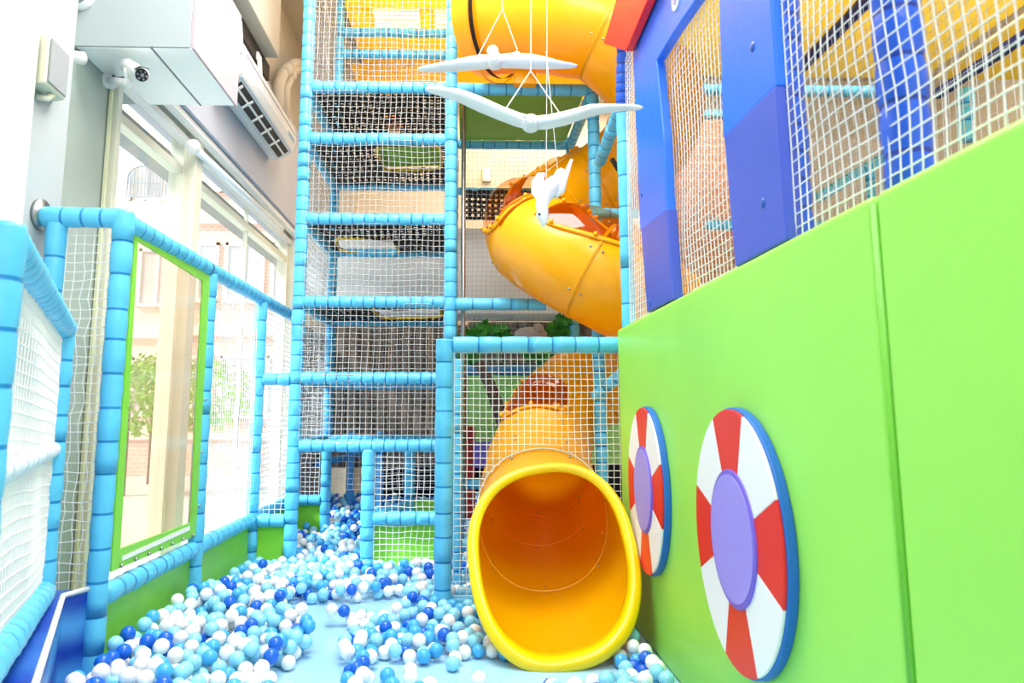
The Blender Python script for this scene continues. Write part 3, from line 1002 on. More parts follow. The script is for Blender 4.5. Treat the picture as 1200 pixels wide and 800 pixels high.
# ================================================================== SPIRAL TUBE SLIDE
SL = root('tube_slide', 'yellow spiral tube slide with clear windows winding down to the ball pit', 'slide', (.95, 5.4, 0))
AX, AY, RH = 1.03, 5.52, .5


def path():
    pts = []
    # entry straight from the platform
    for k in range(6):
        t = k / 6
        pts.append((Vector((.13 + .9 * t, AY - RH + .30 * (1 - t) ** 2, 4.2 - .29 * t * t)), .44 - .06 * t))
    th0, th1 = -450, 100
    n = 73
    for k in range(n + 1):
        th = th0 + (th1 - th0) * k / n
        a = math.radians(th)
        if th <= -90:
            z = 3.91 - (th + 450) / 360 * 1.85
        else:
            z = 2.06 - (th + 90) / 360 * 1.41
        pts.append((Vector((AX + RH * math.cos(a), AY + RH * math.sin(a), z)), .365))
    # the last straight swings out towards the pit
    a = math.radians(th1)
    P0 = pts[-1][0].copy()
    P1 = P0 + Vector((-math.sin(a), math.cos(a), 0)) * .42
    P3 = Vector((.45, 3.82, .465))
    P2 = P3 + Vector((.02, 1.15, 0))
    m = 26
    for k in range(1, m + 1):
        t = k / m
        q = P0 * (1 - t) ** 3 + P1 * 3 * t * (1 - t) ** 2 + P2 * 3 * t * t * (1 - t) + P3 * t ** 3
        q.z = P0.z + (P3.z - P0.z) * (t * 1.45 - .45 * t * t)
        pts.append((q, .365 + .008 * t))
    # smooth z
    for _ in range(6):
        q = [p[0].z for p in pts]
        for i in range(1, len(pts) - 1):
            pts[i][0].z = (q[i - 1] + 2 * q[i] + q[i + 1]) / 4
    return pts


PTH = path()
NP = len(PTH)
net('net_panel', (XG0 + .06, YG + .01, .1), (XG1, YG + .01, .1), (XG1, YG + .01, 1.5), (XG0 + .06, YG + .01, 1.5), GF, .0385, .0022, NET, .012, clip=lambda c: min((c - q[0]).length for q in PTH[-16:]) > .385)
NPHI = 48


def frame_at(i):
    p, r_ = PTH[i]
    t = (PTH[min(i + 1, NP - 1)][0] - PTH[max(i - 1, 0)][0]).normalized()
    s_ = t.cross(Vector((0, 0, 1))).normalized()
    u = s_.cross(t).normalized()
    return p, r_, t, s_, u


def egg(phi, i):
    """exit section grows taller towards the mouth"""
    k = max(0, (i - (NP - 8)) / 7)
    c, s_ = math.cos(phi), math.sin(phi)
    n_ = 2 + .4 * k
    cc = math.copysign(abs(c) ** (2 / n_), c)
    ss = math.copysign(abs(s_) ** (2 / n_), s_) * (1 - (.14 * k if s_ > 0 else .02 * k))
    ro_ = math.radians(8) * k
    return cc * math.cos(ro_) + ss * math.sin(ro_), ss * math.cos(ro_) - cc * math.sin(ro_)


def slant(b, i):
    """the mouth is cut at a slant: its lower lip reaches forward"""
    k = max(0, (i - (NP - 8)) / 7)
    return -b * .38 * k


def slide_pt(i, phi, dr=0):
    p, r_, t, s_, u = frame_at(i)
    a, b = egg(phi, i)
    return p + (s_ * a + u * b) * (r_ + dr) + t * slant(b, i)


# windows: (ring from, ring to, phi from, phi to)
IH = 6   # index of helix start


def ith(theta):
    return IH + round((theta + 450) / 550 * 73)


WIN = [(ith(-222), ith(-158), 4, 118), (ith(-138), ith(-72), 30, 118), (ith(-290), ith(-235), 30, 110), (NP - 24, NP - 15, 40, 125)]


def in_win(i, j):
    ph = 360 * (j + .5) / NPHI
    for (a, b, p0, p1) in WIN:
        if a <= i < b:
            m = (i + .5 - a) / (b - a)
            e = min(m, 1 - m) * (b - a)
            tr_ = 0 if e > 1 else 9
            if p0 + tr_ < ph < p1 - tr_:
                return True
    return False


vs_ = [slide_pt(i, 2 * PI * j / NPHI) for i in range(NP) for j in range(NPHI)]
fb, fw = [], []
for i in range(NP - 1):
    for j in range(NPHI):
        k = (j + 1) % NPHI
        f = (i * NPHI + j, i * NPHI + k, (i + 1) * NPHI + k, (i + 1) * NPHI + j)
        (fw if in_win(i, j) else fb).append((f, i))
# body split into moulded sections, each its own part
cuts = [0, IH] + [ith(t) for t in (-405, -345, -285, -225, -165, -105, -45, 15, 75)] + [NP - 25, NP - 13, NP - 9, NP - 5, NP - 1]
cuts = sorted(set(cuts))
for a, b in zip(cuts[:-1], cuts[1:]):
    fs = [f for f, i in fb if a <= i < b]
    used = sorted({v for f in fs for v in f})
    mp = {v: n_ for n_, v in enumerate(used)}
    me = bpy.data.meshes.new('tube_section')
    me.from_pydata([vs_[v] for v in used], [], [tuple(mp[v] for v in f) for f in fs])
    o = link('tube_section', me, YEL, SL, True)
for ci in cuts[1:-1]:
    fl_ = MB()
    prof = [(-.01, -.003), (-.01, .006), (-.0025, .0075), (-.0012, .003), (.0012, .003), (.0025, .0075), (.01, .006), (.01, -.003), (.002, -.0045), (-.002, -.0045)]
    p, r_, t, s_, u = frame_at(ci)
    rings = []
    for (d, dr) in prof:
        rr_ = []
        for j in range(NPHI):
            a, b_ = egg(2 * PI * j / NPHI, ci)
            rr_.append(p + t * (d + slant(b_, ci)) + (s_ * a + u * b_) * (r_ + dr))
        rings.append(rr_)
    rings.append(rings[0])
    fl_.ring_loft(rings, True, (False, False))
    fo = fl_.build('joint_flange', YEL, SL, True)
    bo = MB()
    for k in range(7):
        ph = 2 * PI * (k + .3) / 7
        a, b_ = egg(ph, ci)
        for sg in (-1, 1):
            MB().sphere(p + t * (.045 * sg + slant(b_, ci)) + (s_ * a + u * b_) * (r_ + .003), .009, 7, 5).build('bolt', STEEL, fo, True)
for (a, b, p0, p1) in WIN:
    fs = [f for f, i in fw if a <= i < b]
    used = sorted({v for f in fs for v in f})
    mp = {v: n_ for n_, v in enumerate(used)}
    co = []
    for v in used:
        i, j = divmod(v, NPHI)
        ph = 360 * j / NPHI
        e = max(0, min((ph - p0) / (p1 - p0), (p1 - ph) / (p1 - p0))) * 2 * max(0, min((i - a) / (b - a), (b - i) / (b - a))) * 2
        co.append(slide_pt(i, 2 * PI * j / NPHI, .012 + .06 * min(1, e * 1.5)))
    me = bpy.data.meshes.new('bubble_window')
    me.from_pydata(co, [], [tuple(mp[v] for v in f) for f in fs])
    wo = link('bubble_window', me, AMB, SL, True)
    # raised rim with bolts round the window
    loop = []
    i0, i1 = a + .4, b - .4

    def sp_(i, ph, dr):
        i_ = int(i)
        fr = i - i_
        return slide_pt(i_, ph, dr).lerp(slide_pt(min(i_ + 1, NP - 1), ph, dr), fr)
    K = 14
    cr = 8
    pr0, pr1 = math.radians(p0), math.radians(p1)
    for k in range(64):
        a_ = 2 * PI * k / 64
        cx, sx = math.cos(a_), math.sin(a_)
        n_ = 5
        x_ = math.copysign(abs(cx) ** (2 / n_), cx)
        y_ = math.copysign(abs(sx) ** (2 / n_), sx)
        loop.append(((i0 + i1) / 2 + (i1 - i0) / 2 * x_, (pr0 + pr1) / 2 + (pr1 - pr0) / 2 * y_))
    rb = MB()
    rings = []
    ctr = sum((sp_(i, ph, 0) for i, ph in loop), Vector()) / 64
    for (i, ph) in loop:
        p = sp_(i, ph, .016)
        o_ = (sp_(i, ph, .1) - sp_(i, ph, 0)).normalized()
        inn = (ctr - p)
        inn = (inn - o_ * inn.dot(o_)).normalized()
        rings.append([p - inn * .028 - o_ * .012, p - inn * .022 + o_ * .004, p + inn * .006 + o_ * .006, p + inn * .012 - o_ * .014])
    rings.append(rings[0])
    rb.ring_loft(rings, True, (False, False))
    ro = rb.build('window_rim', YEL, SL, True)
    bo = MB()
    for k in range(0, 64, 4):
        i, ph = loop[k]
        MB().sphere(sp_(i, ph, .03), .017, 10, 7).build('bolt', YEL, ro, True)
iy = min(range(NP - 16, NP), key=lambda q: abs(PTH[q][0].y - YG - .02))
MB().tube([slide_pt(iy, 2 * PI * k / 60, .012) for k in range(61)], .0045, 6).build('edge_cord', NET, GF, True)
# flared mouth
p, r_, t, s_, u = frame_at(NP - 1)
fl_ = MB()
prof = [(-.03, .012), (.0, .03), (.03, .044), (.05, .05), (.062, .052), (.075, .05), (.083, .042), (.086, .025), (.083, .004), (.072, -.004), (.03, -.008), (-.03, -.003)]
rings = []
for (d, dr) in prof:
    rr_ = []
    for j in range(72):
        a, b_ = egg(2 * PI * j / 72, NP - 1)
        rr_.append(p + t * (d + slant(b_, NP - 1)) + (s_ * a + u * b_) * (r_ + dr))
    rings.append(rr_)
rings.append(rings[0])
fl_.ring_loft(rings, True, (False, False))
mo = fl_.build('mouth_rim', YRIM, SL, True)
# entry ring and square panel
p, r_, t, s_, u = frame_at(1)
MB().tube([p - t * .03, p + t * .005], r_ + .03, 48, caps=False).build('black_gasket', BLK, SL, True)
MB().tube([p - t * .06, p - t * .03], r_ + .07, 48, caps=False).build('entry_ring', YEL, SL, True)
h0 = at(717, 186, Y=5.1)
MB().tube([h0, h0 + Vector((.06, .05, -.07)), h0 + Vector((.12, .1, -.1))], .018, 8).build('black_grip', BLK, SL, True)
MB().box((at(602, 97, Y=5.3).x, 5.2, at(602, 101, Y=5.25).z), (at(627, 97, Y=5.3).x, 5.28, at(602, 78, Y=5.25).z)).build('mounting_block', YEL, SL, False, .01)

# ================================================================== GREEN WALL PADS AND RINGS
WX = .925
for k, (y0, y1) in enumerate(((1.575, 4.33), (.35, 1.565))):
    b = MB().box((WX, y0, 0), (WX + .09, y1, 1.64))
    o = b.build('wall_pad', LIME, None, False, .022, 5)
    tag(o, ['long lime green wall pad carrying the two life rings', 'lime green wall pad at the right edge of the photo, without rings'][k], 'wall pad', 'lime green wall pads')
    MB().tube([(WX + .004, y0 + (.0 if k == 0 else 1.215), .02), (WX + .004, y0 + (.0 if k == 0 else 1.215), 1.615)], .007, 8).build('piping', LIMED, o, True)


def life_ring(yc, zc, R, RZ, label, rot=0):
    q = RZ / R
    r_ = root('life_ring', label, 'life ring', (WX, yc, zc), 'life rings on the green wall')
    def disc(r0, r1, x0, x1, a0=0, a1=2 * PI, n=72):
        b = MB()
        rings = []
        nn = max(3, int(n * (a1 - a0) / (2 * PI)))
        full = abs(a1 - a0 - 2 * PI) < 1e-6
        for k in range(nn if full else nn + 1):
            a = a0 + (a1 - a0) * k / nn
            c, s_ = math.cos(a), math.sin(a)
            rings.append([(x0, yc + r0 * s_, zc + r0 * c * q), (x0, yc + r1 * s_, zc + r1 * c * q), (x1, yc + r1 * s_, zc + r1 * c * q), (x1, yc + r0 * s_, zc + r0 * c * q)])
        if full:
            rings.append(rings[0])
        b.ring_loft(rings, True, (not full, not full))
        return b
    disc(.0005, R, WX - .032, WX - .0).build('rim', RIMB, r_, False, .006)
    ry = R * .985
    w_ = math.radians(21)
    for k in range(4):
        c = math.radians(90 * k + rot)
        disc(R * .5, ry, WX - .042, WX - .032, c - w_, c + w_).build('red_segment', RED, r_, False, .003)
        disc(R * .5, ry, WX - .042, WX - .032, c + w_, c + PI / 2 - w_).build('white_segment', WHT, r_, False, .003)
    disc(.0005, R * .52, WX - .048, WX - .034).build('purple_edge', PURD, r_, False, .003)
    disc(.0005, R * .48, WX - .051, WX - .045).build('centre_disc', PUR, r_)
    return r_


for (px0, px1, pt, pb_, lab, rot) in ((815, 929, 477, 786, 'larger looking life ring nearer the camera on the green wall', 2), (737, 785, 476, 672, 'life ring right beside the yellow slide mouth', 0)):
    ya, yb = at(px0, 600, X=WX - .042).y, at(px1, 600, X=WX - .01).y
    yc = (ya + yb) / 2
    xc = at(px0, 600, X=WX - .05)
    # vertical extent at the centre
    pxc = PX + (RT.dot(Vector((WX - .05, yc, .6)) - CAM)) / (FW.dot(Vector((WX - .05, yc, .6)) - CAM)) * F
    zt, zb = at(pxc, pt, X=WX - .05).z, at(pxc, pb_, X=WX - .05).z
    life_ring(yc, (zt + zb) / 2, abs(ya - yb) / 2, (zt - zb) / 2, lab, rot)

# ================================================================== RIGHT PLAY HOUSE ABOVE THE WALL
PH = root('play_house', 'royal blue padded play house frame with nets above the green wall', 'play house', (.97, 2.5, 1.6))
padded('post', (1.0, 4.34, 1.2), (1.0, 4.34, 3.02), PH, .042, .2)
padded('post', (1.0, 4.34, 3.02), (1.0, 4.12, 3.9), PH, .047, .06, [ROY, ROYT])
padded('post', (1.01, 2.12, 1.4), (1.01, 2.12, 3.8), PH, .048, .09, [ROY, ROYT])
padded('post', (1.02, 1.575, 1.4), (1.02, 1.575, 3.2), PH, .052, .11, [ROY, ROYT])
padded('post', (1.02, .3, 1.2), (1.02, .3, 3.2), PH, .052, .11, [ROY, ROYT])
padded('rail', (1.02, .35, 1.5), (1.02, 4.3, 1.5), PH, .04, .105)
net('net_panel', (.965, .9, 1.6), (.965, 2.07, 1.6), (.965, 2.07, 3.2), (.965, .9, 3.2), PH, .039, .0022, NET, .012, .05)
net('net_panel', (1.02, 2.2, 1.6), (1.0, 4.3, 1.6), (1.0, 4.2, 3.8), (1.02, 2.2, 3.8), PH, .04, .0022, NET, .012, .05)
XP = .935
FP = lambda L: [at(x, y, X=XP) for x, y in L]
up = [(758, 0), (741, 50), (750, 271), (781, 246), (777, 160), (769, 71), (790, 37), (815, 0), (842, -42), (842, 0), (847, 163), (910, 100), (903, 0), (897, -150), (800, -150)]
AR = root('arch_panel', 'royal blue padded arch panel around the netted window of the play house', 'arch panel', (XP, 3, 2))
mb = MB().prism(FP(up), (.045, 0, 0))
mb.build('arch_top', BLUA, AR, False, .008)
MB().prism(FP([(751, 268), (781, 244), (788, 351), (758, 366)]), (.05, 0, 0)).build('leg_pad', BLUB, AR, False, .008)
MB().prism(FP([(848, 160), (909, 99), (922, 281), (861, 313)]), (.05, 0, 0)).build('leg_pad', BLUB, AR, False, .008)
for (x, y) in ((747, 55), (752, 228), (882, 55), (894, 238), (762, 355)):
    c = at(x, y, X=XP)
    MB().sphere(c, .017, 12, 8, sc=(.4, 1, 1)).build('button', BTN, AR, True)
c = at(792, -2, X=XP - .004)
MB().tube([c + Vector((-.004, 0, 0)), c + Vector((.004, 0, 0))], .052, 24).build('round_badge', WHT, AR)
MB().tube([c + Vector((-.008, 0, 0)), c + Vector((-.003, 0, 0))], .027, 24).build('badge_centre', PUR, AR)
rb = root('red_roof_board', 'bright red foam roof board leaning over the blue arch at the top', 'roof board', at(735, 30, X=.8))
MB().prism([at(x, y, X=.88) for x, y in ((719, -60), (722, 0), (707, 51), (733, 60), (758, 1), (790, -60))], (.045, 0, 0)).build('board', REDF, rb, False, .006)

# frames deeper in the right-hand play structure
RF = root('right_play_frame', 'light blue padded frame with yellow ceiling sheets deep behind the right nets', 'climbing frame', (2.4, 5.34, 0))
ZY = 3.72
padded('rail', (1.08, YF, ZY), (3.6, YF, ZY), RF, .045, .13)
padded('post', (3.65, YF, 0), (3.65, YF, ZY), RF, .045, .13)
padded('post', (2.2, YF + .02, 0), (2.2, YF + .02, ZY - .05), RF, .045, .13)
for z in (1.9, 2.6):
    padded('rail', (1.9, YF, z), (3.6, YF, z), RF, .04, .13)
a, b_ = at(958, 232, Y=5.2), at(1062, 168, Y=5.2)
padded('rail', a, b_, RF, .04, .13)
padded('post', at(1020, 250, Y=5.2), at(1020, 195, Y=5.2), RF, .035, .13)
padded('post', at(1132, 165, Y=4.4), at(1132, 105, Y=4.4), RF, .05, .13)
padded('rail', (2.48, 2.6, ZY - .06), (2.48, 5.4, ZY - .06), RF, .045, .1, [mat('navy_foam_sleeve', (20, 40, 120), .4, var=.1), ROYT])
padded('rail', (3.78, 2.6, ZY - .06), (3.78, 5.4, ZY - .06), RF, .045, .1, [MATS['navy_foam_sleeve'], ROYT])
MB().box((1.15, 2.2, ZY + .02), (3.6, 5.3, ZY + .04)).build('yellow_ceiling_sheet', YSH, RF)
MB().box((3.7, 2.2, ZY + .02), (5.6, 5.3, ZY + .04)).build('yellow_ceiling_sheet', YSH, RF)
net('net_panel', (1.3, YF + .05, 1.2), (3.6, YF + .05, 1.2), (3.6, YF + .05, ZY - .04), (1.3, YF + .05, ZY - .04), RF, .055, .0022, NETG, .02)
net('net_panel', (2.45, 3.0, 1.9), (2.45, 5.3, 1.9), (2.45, 5.3, ZY - .1), (2.45, 3.0, ZY - .1), RF, .055, .0022, NETG, .02)
OR = root('orange_partition', 'orange padded partition seen through the arch window net', 'partition', (2.2, 6.6, 0))
MB().box((1.9, 6.6, 2.35), (3.1, 6.68, 3.95)).build('panel', brick_mat('orange_padded_panel', (218, 150, 108), (208, 140, 98), (230, 190, 160), 3), OR, False, .02)
MB().box((1.85, 6.55, 3.95), (3.15, 6.7, 4.02)).build('top_rail', SKY, OR, False, .01)
GP = root('grey_partition', 'plain taupe partition wall behind the right nets', 'partition', (4, 7, 0))
MB().box((3.0, 7.2, 1.2), (5.8, 7.28, 4.0)).build('panel', mat('taupe_fabric', (176, 160, 142), .9, .2, var=.1, scale=3), GP, False, .02)
for k, px in enumerate((1108, 1158)):
    c = at(px, 8, Z=5.0)
    l_ = root('pendant_lamp', ['small bright ceiling lamp seen through the right net, left one', 'small bright ceiling lamp seen through the right net, right one'][k], 'lamp', c, 'small ceiling lamps at the right')
    MB().tube([c, c + Vector((0, 0, .12))], [.1, .05], 16).build('shade', PLAS, l_, True)
    MB().sphere(c, .07, 12, 8).build('bulb', mat('lit_bulb', (255, 250, 235), .5, emit=((255, 246, 225), 6)), l_, True)
# slanting braces beside the slide
BR = root('brace_frame', 'light blue crossing brace tubes between the slide and the blue arch', 'frame', (1.0, 4.6, 3))
padded('brace', at(727, 125, Y=4.7), at(703, 190, Y=5.3), BR, .045, .11)
padded('rail', (1.03, YF - .05, at(700, 243, Y=5.29).z), (1.35, YF - .05, at(700, 243, Y=5.29).z), BR, .04, .12)
padded('rail', at(697, 465, Y=5.25), at(735, 432, Y=5.0), BR, .04, .12)

# ================================================================== SEAGULLS ON STRINGS
def loft_wing(mb, pts):
    """pts: (centre, half chord, half thickness, chord direction, up)"""
    rings = []
    for (c, hc, ht, cdv, uv) in pts:
        c, cdv, uv = Vector(c), Vector(cdv).normalized(), Vector(uv).normalized()
        rings.append([c + cdv * hc * math.cos(a) + uv * ht * math.sin(a) for a in [2 * PI * k / 12 for k in range(12)]])
    mb.ring_loft(rings)


def gull_front(label, body, Yd, wl, wr, headr, tilt, strings):
    g = root('seagull', label, 'seagull mobile', at(body[0], body[1], Y=Yd), 'hanging seagulls')
    S = Yd / F
    bm_ = MB()
    # body: fish-shaped loft pointing to the camera
    c = at(body[0], body[1], Y=Yd)
    rings = []
    ax = (c - CAM).normalized()
    ax = (ax + Vector((0, .15, 0))).normalized()
    sx_ = ax.cross(Vector((0, 0, 1))).normalized()
    ux_ = sx_.cross(ax)
    for (dy, r_, dz) in ((-.135, .012, .004), (-.13, .028, .004), (-.10, headr * .85, .004), (-.06, headr, 0), (0, headr * 1.15, -.004), (.08, headr * .95, -.004), (.13, headr * .6, 0), (.17, headr * .35, .0), (.19, .006, .0)):
        rings.append([c + ax * dy + sx_ * math.cos(a) * r_ + ux_ * (dz + math.sin(a) * r_ * .95) for a in [2 * PI * k / 18 for k in range(18)]])
    bm_.ring_loft(rings)
    bm_.build('body', GULL, g, True)
    if headr > .04:
        MB().sphere(c - ax * .1 + ux_ * .04 - sx_ * .012, .03, 14, 10).build('head', GULL, g, True)
        MB().tube([at(606, 66, Y=Yd), at(606, 61, Y=Yd)], .012, 10).build('string_eye', GULL, g, True)
    for pts in (wl, wr):
        mb_ = MB()
        lst = []
        for (x, y, hc, ht) in pts:
            lst.append((at(x, y, Y=Yd), hc, ht, (0, 1, tilt), (0, -tilt, 1)))
        loft_wing(mb_, lst)
        mb_.build('wing', GULL, g, True)
    MB().tube([c - ax * .13, c - ax * .165 - ux_ * .01], [.011, .002], 8).build('beak', mat('pale_grey_beak', (205, 208, 212), .5), g, True)
    e = MB()
    for sx in (-1, 1):
        e.sphere(c - ax * .095 + sx_ * sx * headr * .72 + ux_ * headr * .5, .005, 8, 6)
    e.build('eyes', DARK, g, True)
    tl_ = MB()
    tl_.prism([c + ax * .15 - sx_ * .015, c + ax * .15 + sx_ * .015, c + ax * .24 + sx_ * .035, c + ax * .24 - sx_ * .035], ux_ * .008)
    tl_.build('tail', GULL, g)
    for (a, b_) in strings:
        MB().tube([at(a[0], a[1], Y=Yd), at(b_[0], b_[1], Y=Yd)], .0026, 5).build('string', STRING, g)
    return g


gull_front('upper white wooden seagull hanging in front of the slide top', (580, 71), 3.6,
           [(582, 72, .05, .03), (562, 73, .06, .035), (545, 75, .065, .028), (525, 78, .06, .022), (507, 80, .045, .016), (494, 81, .025, .012), (490, 81, .008, .006)],
           [(578, 72, .05, .03), (602, 71, .06, .036), (622, 72, .065, .034), (640, 74, .06, .026), (656, 76, .045, .016), (670, 77, .025, .012), (676, 77, .008, .006)],
           .042, .12, (((558, 70), (590, 8)), ((606, 58), (588, 8)), ((588, 8), (590, -120))))
gull_front('lower white wooden seagull with widest spread wings in front of the green platform', (622, 144), 3.0,
           [(622, 144, .04, .03), (606, 140, .06, .028), (585, 132, .065, .028), (562, 122, .065, .03), (538, 112, .055, .026), (515, 107, .04, .016), (503, 105, .02, .012), (499, 104, .006, .006)],
           [(624, 144, .04, .028), (642, 143, .06, .028), (665, 138, .065, .028), (690, 130, .06, .024), (712, 127, .05, .015), (735, 126, .035, .011), (748, 126, .02, .01), (753, 126, .006, .005)],
           .036, .12, (((593, 127), (622, 83)), ((655, 131), (622, 83)), ((622, 83), (623, -140))))
# third gull: seen from behind and above, diving
g = root('seagull', 'small white wooden seagull tilted head down in front of the slide window', 'seagull mobile', at(645, 225, Y=3.3), 'hanging seagulls')
Yg = 3.3
A = lambda x, y, dy=0: at(x, y, Y=Yg + dy)
def limb(pts, name, flat_=1):
    mb_ = MB()
    ps = [Vector(p) for p, _, _ in pts]
    rings = []
    for i, (p, hw, hd) in enumerate(pts):
        t = (ps[min(i + 1, len(ps) - 1)] - ps[max(i - 1, 0)]).normalized()
        s_ = t.cross(Vector((0, 1, 0))).normalized()
        d = s_.cross(t)
        rings.append([Vector(p) + s_ * hw * math.cos(a) + d * hd * math.sin(a) for a in [2 * PI * k / 14 for k in range(14)]])
    mb_.ring_loft(rings)
    return mb_.build(name, GULL, g, True)
limb([(A(637, 266, -.06), .004, .004), (A(637, 260, -.06), .018, .018), (A(636, 250, -.06), .027, .026), (A(635, 240, -.05), .029, .03), (A(637, 232, -.03), .034, .036), (A(643, 222, 0), .045, .04), (A(651, 214, .05), .04, .03), (A(657, 207, .09), .02, .018)], 'body')
limb([(A(636, 236, 0), .02, .012), (A(631, 225, .03), .035, .016), (A(630, 214, .08), .03, .012), (A(634, 205, .14), .02, .008), (A(638, 203, .16), .006, .004)], 'wing')
limb([(A(648, 228, 0), .026, .014), (A(656, 221, .02), .028, .016), (A(661, 210, .05), .016, .012), (A(666, 197, .08), .011, .008), (A(670, 187, .1), .007, .005)], 'wing')
limb([(A(653, 212, .08), .03, .01), (A(658, 203, .14), .03, .006), (A(661, 199, .16), .02, .004)], 'tail')
MB().tube([A(634, 262, -.06), A(630, 250, -.06)], [.002, .012], 8).build('beak', MATS['pale_grey_beak'], g, True)
MB().sphere(A(632, 251, -.085), .006, 8, 6).build('eye', DARK, g, True)
for a, b_ in (((640, 222), (641, 60)), ((655, 215), (640, 60)), ((641, 60), (641, -140))):
    MB().tube([A(*a), A(*b_)], .0018, 5).build('string', STRING, g)

# ================================================================== BALL PIT
pm = struct('floor_pit_mat', MB().box((XF - .02, .6, -.02), (WX + .05, 8.4, 0)), FLOOR)
BR_ = .033
BC = [mat('white_ball', (250, 251, 252), .22, .5, var=.01), mat('pale_blue_ball', (146, 220, 247), .22, .5, var=.01),
      mat('sky_blue_ball', (72, 176, 238), .22, .5, var=.01), mat('royal_blue_ball', (28, 104, 222), .22, .5, var=.01)]
CN = ['white', 'pale aqua', 'sky blue', 'royal blue']


def bare(x, y):
    """patches of mat the children have swept clear"""
    k = 0
    p = noise.noise(Vector((x * 2.3, y * 2.3, 5))) * .12
    # strip running away from the camera
    cx = -.62 + (y - 3.2) * -.12
    if 2.6 < y < 4.15 and abs(x - cx) < .15 + p:
        return True
    if -1.05 < x < -.3:
        if abs(y - 4.4 - (x + .7) * .2) < .27 + p:
            return True
    if 2.85 < y < 3.6 and abs(x - (.05 + p)) < .5 and abs(y - 3.3) < .3 + p:
        return rng.random() > .002
    return False


grid = {}
balls = []
cell_ = BR_ * 2


def drop(x, y):
    z = BR_
    gx, gy = int(math.floor(x / cell_)), int(math.floor(y / cell_))
    for i in range(gx - 1, gx + 2):
        for j in range(gy - 1, gy + 2):
            for (bx, by, bz) in grid.get((i, j), ()):
                d2 = (bx - x) ** 2 + (by - y) ** 2
                if d2 < cell_ * cell_:
                    z = max(z, bz + math.sqrt(cell_ * cell_ - d2))
    return z


def zmax(x, y):
    if y > 5.6:
        h = .07 + .05 * (y - 5.6)
    elif x < -.72:
        h = (.10 + .10 * max(0, (-1.0 - x))) * (1 if y < 4.4 else .6)
    else:
        h = .05
        if y > 4.75:
            h = .06
        if y < 4.2:
            h = .045
    return h + noise.noise(Vector((x * 3, y * 3, 1))) * .06


def blocked(x, y):
    if x < XF + BR_ + .03 or x > WX - BR_ - .07 or y < 2.0 or y > 8.3:
        return True
    if y > 6.5 and x > .6:
        return True
    if y < 3.3 and x < -1.56 + BR_ + max(0, 3.08 - y) * .47:
        return True
    for (px_, py_) in ((XL, YF), (XM, YF), (XR, YF), (XL, YK), (XM, YK), (XR, YK), (-.7, YF), (-.115, YG), (XF, FY[0]), (XF, FY[1]), (XF, FY[2]), (XF, FY[3]), (-.035, 4.9), (-.45, YF + .75)):
        if (x - px_) ** 2 + (y - py_) ** 2 < (.052 + BR_) ** 2:
            return True
    if abs(y - YF) < BR_ + .04 and (-.7 < x < XM or x < XL):
        return True
    if abs(y - YG - .02) < BR_ + .055 and x > XG0:
        return True
    if abs(y - FY[3]) < BR_ + .04 and x < XL:
        return True
    if abs(x - .455 - max(0, y - 4.4) * .3) < .4 and 3.25 < y < 5.2:   # under the exit tube there is little room
        return abs(x - .455) < .25
    if -.5 < x < .6 and 7.0 < y < 7.6:
        return True
    return False


rng = random.Random(11)
tries = 0
while len(balls) < 8500 and tries < 130000:
    tries += 1
    if rng.random() < .8:
        x, y = rng.uniform(XF, WX), rng.uniform(2.6, 6.6)
    else:
        x, y = rng.uniform(XF, .6), rng.uniform(6.4, 8.3)
    if blocked(x, y) or bare(x, y):
        continue
    # choose the lowest of a few nearby spots so the balls nest
    best = None
    for _ in range(7):
        xx, yy = x + rng.uniform(-.03, .03), y + rng.uniform(-.03, .03)
        if blocked(xx, yy):
            continue
        z = drop(xx, yy)
        if best is None or z < best[2]:
            best = (xx, yy, z)
    if best is None or best[2] > zmax(best[0], best[1]) + BR_:
        continue
    if abs(best[0] - .455) < .44 and 3.1 < best[1] < 5.2 and best[2] > .05 + max(0, abs(best[0] - .455) - .3) * 1.0:
        continue
    balls.append(best)
    grid.setdefault((int(math.floor(best[0] / cell_)), int(math.floor(best[1] / cell_))), []).append(best)
print('BALLS', len(balls), tries)


def ball_mesh(name, m):
    bm = bmesh.new()
    bmesh.ops.create_icosphere(bm, subdivisions=3, radius=BR_)
    # moulding seam round the middle
    for v in bm.verts:
        if abs(v.co.z) < .0035:
            v.co *= 1.008
    me = bpy.data.meshes.new(name)
    bm.to_mesh(me)
    bm.free()
    me.materials.append(m)
    me.polygons.foreach_set('use_smooth', [True] * len(me.polygons))
    return me


BM = [ball_mesh('pit_ball', m) for m in BC]


def project(p):
    d = Vector(p) - CAM
    z = d.dot(FW)
    return PX + d.dot(RT) / z * F, PY - d.dot(UP) / z * F, z


cand = []
for idx, (x, y, z) in enumerate(balls):
    px, py, dz = project((x, y, z))
    if not (110 < px < 790 and py < 806):
        continue
    if px < 150 and py > 690 and px < 125:
        continue
    if 552 < px < 750 and py < 780 and y > 3.3:
        continue
    if px > 752 and x > .8:
        pass
    # hidden by other balls
    d = (CAM - Vector((x, y, z))).normalized()
    hid = 0
    for s_ in (.05, .08, .12):
        q = Vector((x, y, z)) + d * s_
        gx, gy = int(math.floor(q.x / cell_)), int(math.floor(q.y / cell_))
        for i in (-1, 0, 1):
            for j in (-1, 0, 1):
                for b3 in grid.get((gx + i, gy + j), ()):
                    if b3 == (x, y, z):
                        continue
                    v = Vector(b3) - Vector((x, y, z))
                    t_ = v.dot(d)
                    if t_ > 0:
                        off = (v - d * t_).length
                        if off < BR_ * 1.05:
                            hid = 1
    if hid:
        continue
    cand.append((dz, idx))
cand.sort()
solo = [i for _, i in cand[:296]]
solo_set = set(solo)


def colour_of(i):
    x, y, z = balls[i]
    return rng.choices((0, 1, 2, 3), (38, 34, 16, 12) if y < 6.4 else (26, 26, 22, 26))[0]


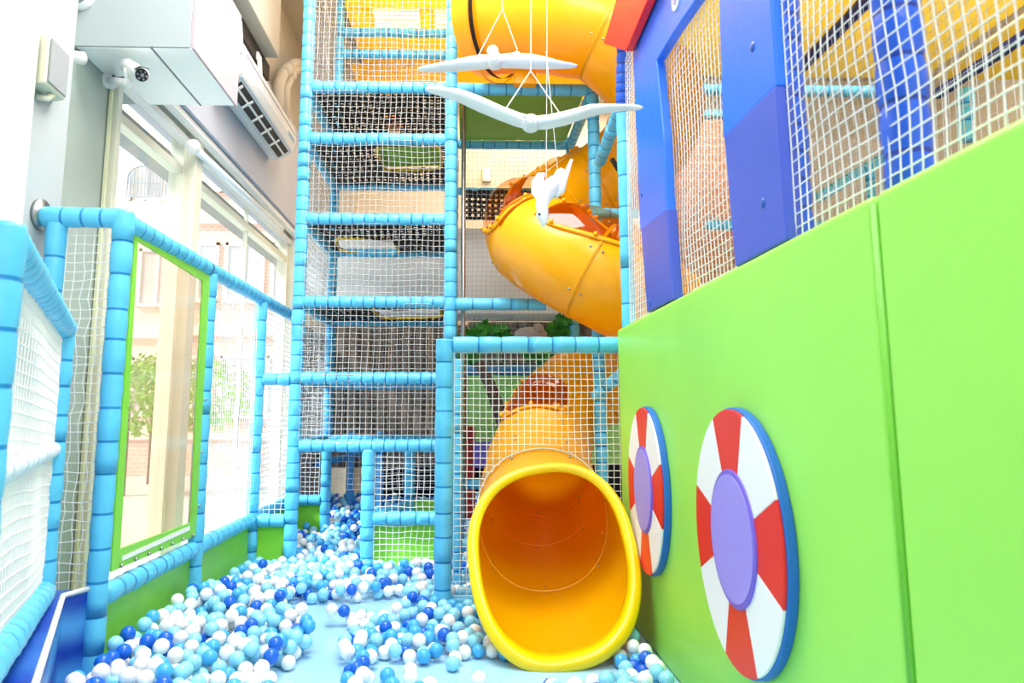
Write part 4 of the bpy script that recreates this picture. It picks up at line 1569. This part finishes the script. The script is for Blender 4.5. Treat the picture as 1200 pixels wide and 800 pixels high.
COLS = [colour_of(i) for i in range(len(balls))]
for i in solo:
    x, y, z = balls[i]
    c = COLS[i]
    o = bpy.data.objects.new('pit_ball', BM[c])
    o.location = (x, y, z)
    o.rotation_euler = (rng.uniform(0, 3), rng.uniform(0, 3), rng.uniform(0, 3))
    COL.objects.link(o)
    alone = z < BR_ + .002 and sum(1 for b3 in balls if abs(b3[0] - x) < .1 and abs(b3[1] - y) < .1) < 4
    if alone:
        wh = 'lying nearly alone on the bare mat'
        gk = 'alone on the mat'
    elif y > 4.6:
        wh = 'before the tower, ' + ('by the lime skirt' if x < -1.2 else 'before the passage opening' if x < -.7 else 'before the small netted panel' if x < -.2 else 'by the net frame post')
        gk = wh
    elif x < -1.2:
        wh = 'against the lime skirt ' + ('by the nearest post' if y < 3.6 else 'beyond the nearest post')
        gk = wh
    elif x < -.72:
        wh = 'left of the bare mat strip, ' + ('in the foreground' if y < 3.5 else 'farther back')
        gk = wh
    elif x < -.1:
        wh = 'right of the bare mat strip, ' + ('in the foreground' if y < 3.6 else 'before the net frame')
        gk = wh
    elif x < .5:
        wh = 'at the left foot of the slide mouth'
        gk = wh
    else:
        wh = 'between the slide mouth and green wall'
        gk = wh
    tag(o, CN[c] + ' plastic pit ball ' + wh, 'ball', CN[c] + ' pit balls, ' + gk)
# the rest as one mass
bm = bmesh.new()
bmesh.ops.create_icosphere(bm, subdivisions=2, radius=BR_)
tv = [v.co.copy() for v in bm.verts]
tf = [tuple(v.index for v in f.verts) for f in bm.faces]
bm.free()
V, Fc, MI = [], [], []
for i, (x, y, z) in enumerate(balls):
    if i in solo_set:
        continue
    o = len(V)
    V += [(v.x + x, v.y + y, v.z + z) for v in tv]
    Fc += [(a + o, b + o, c + o) for a, b, c in tf]
    MI += [COLS[i]] * len(tf)
me = bpy.data.meshes.new('pit_balls')
me.from_pydata(V, [], Fc)
for m in BC:
    me.materials.append(m)
me.polygons.foreach_set('material_index', MI)
me.polygons.foreach_set('use_smooth', [True] * len(me.polygons))
o = bpy.data.objects.new('pit_balls', me)
COL.objects.link(o)
tag(o, 'mass of farther white and blue plastic balls filling the back of the pit', 'balls', kind='stuff')
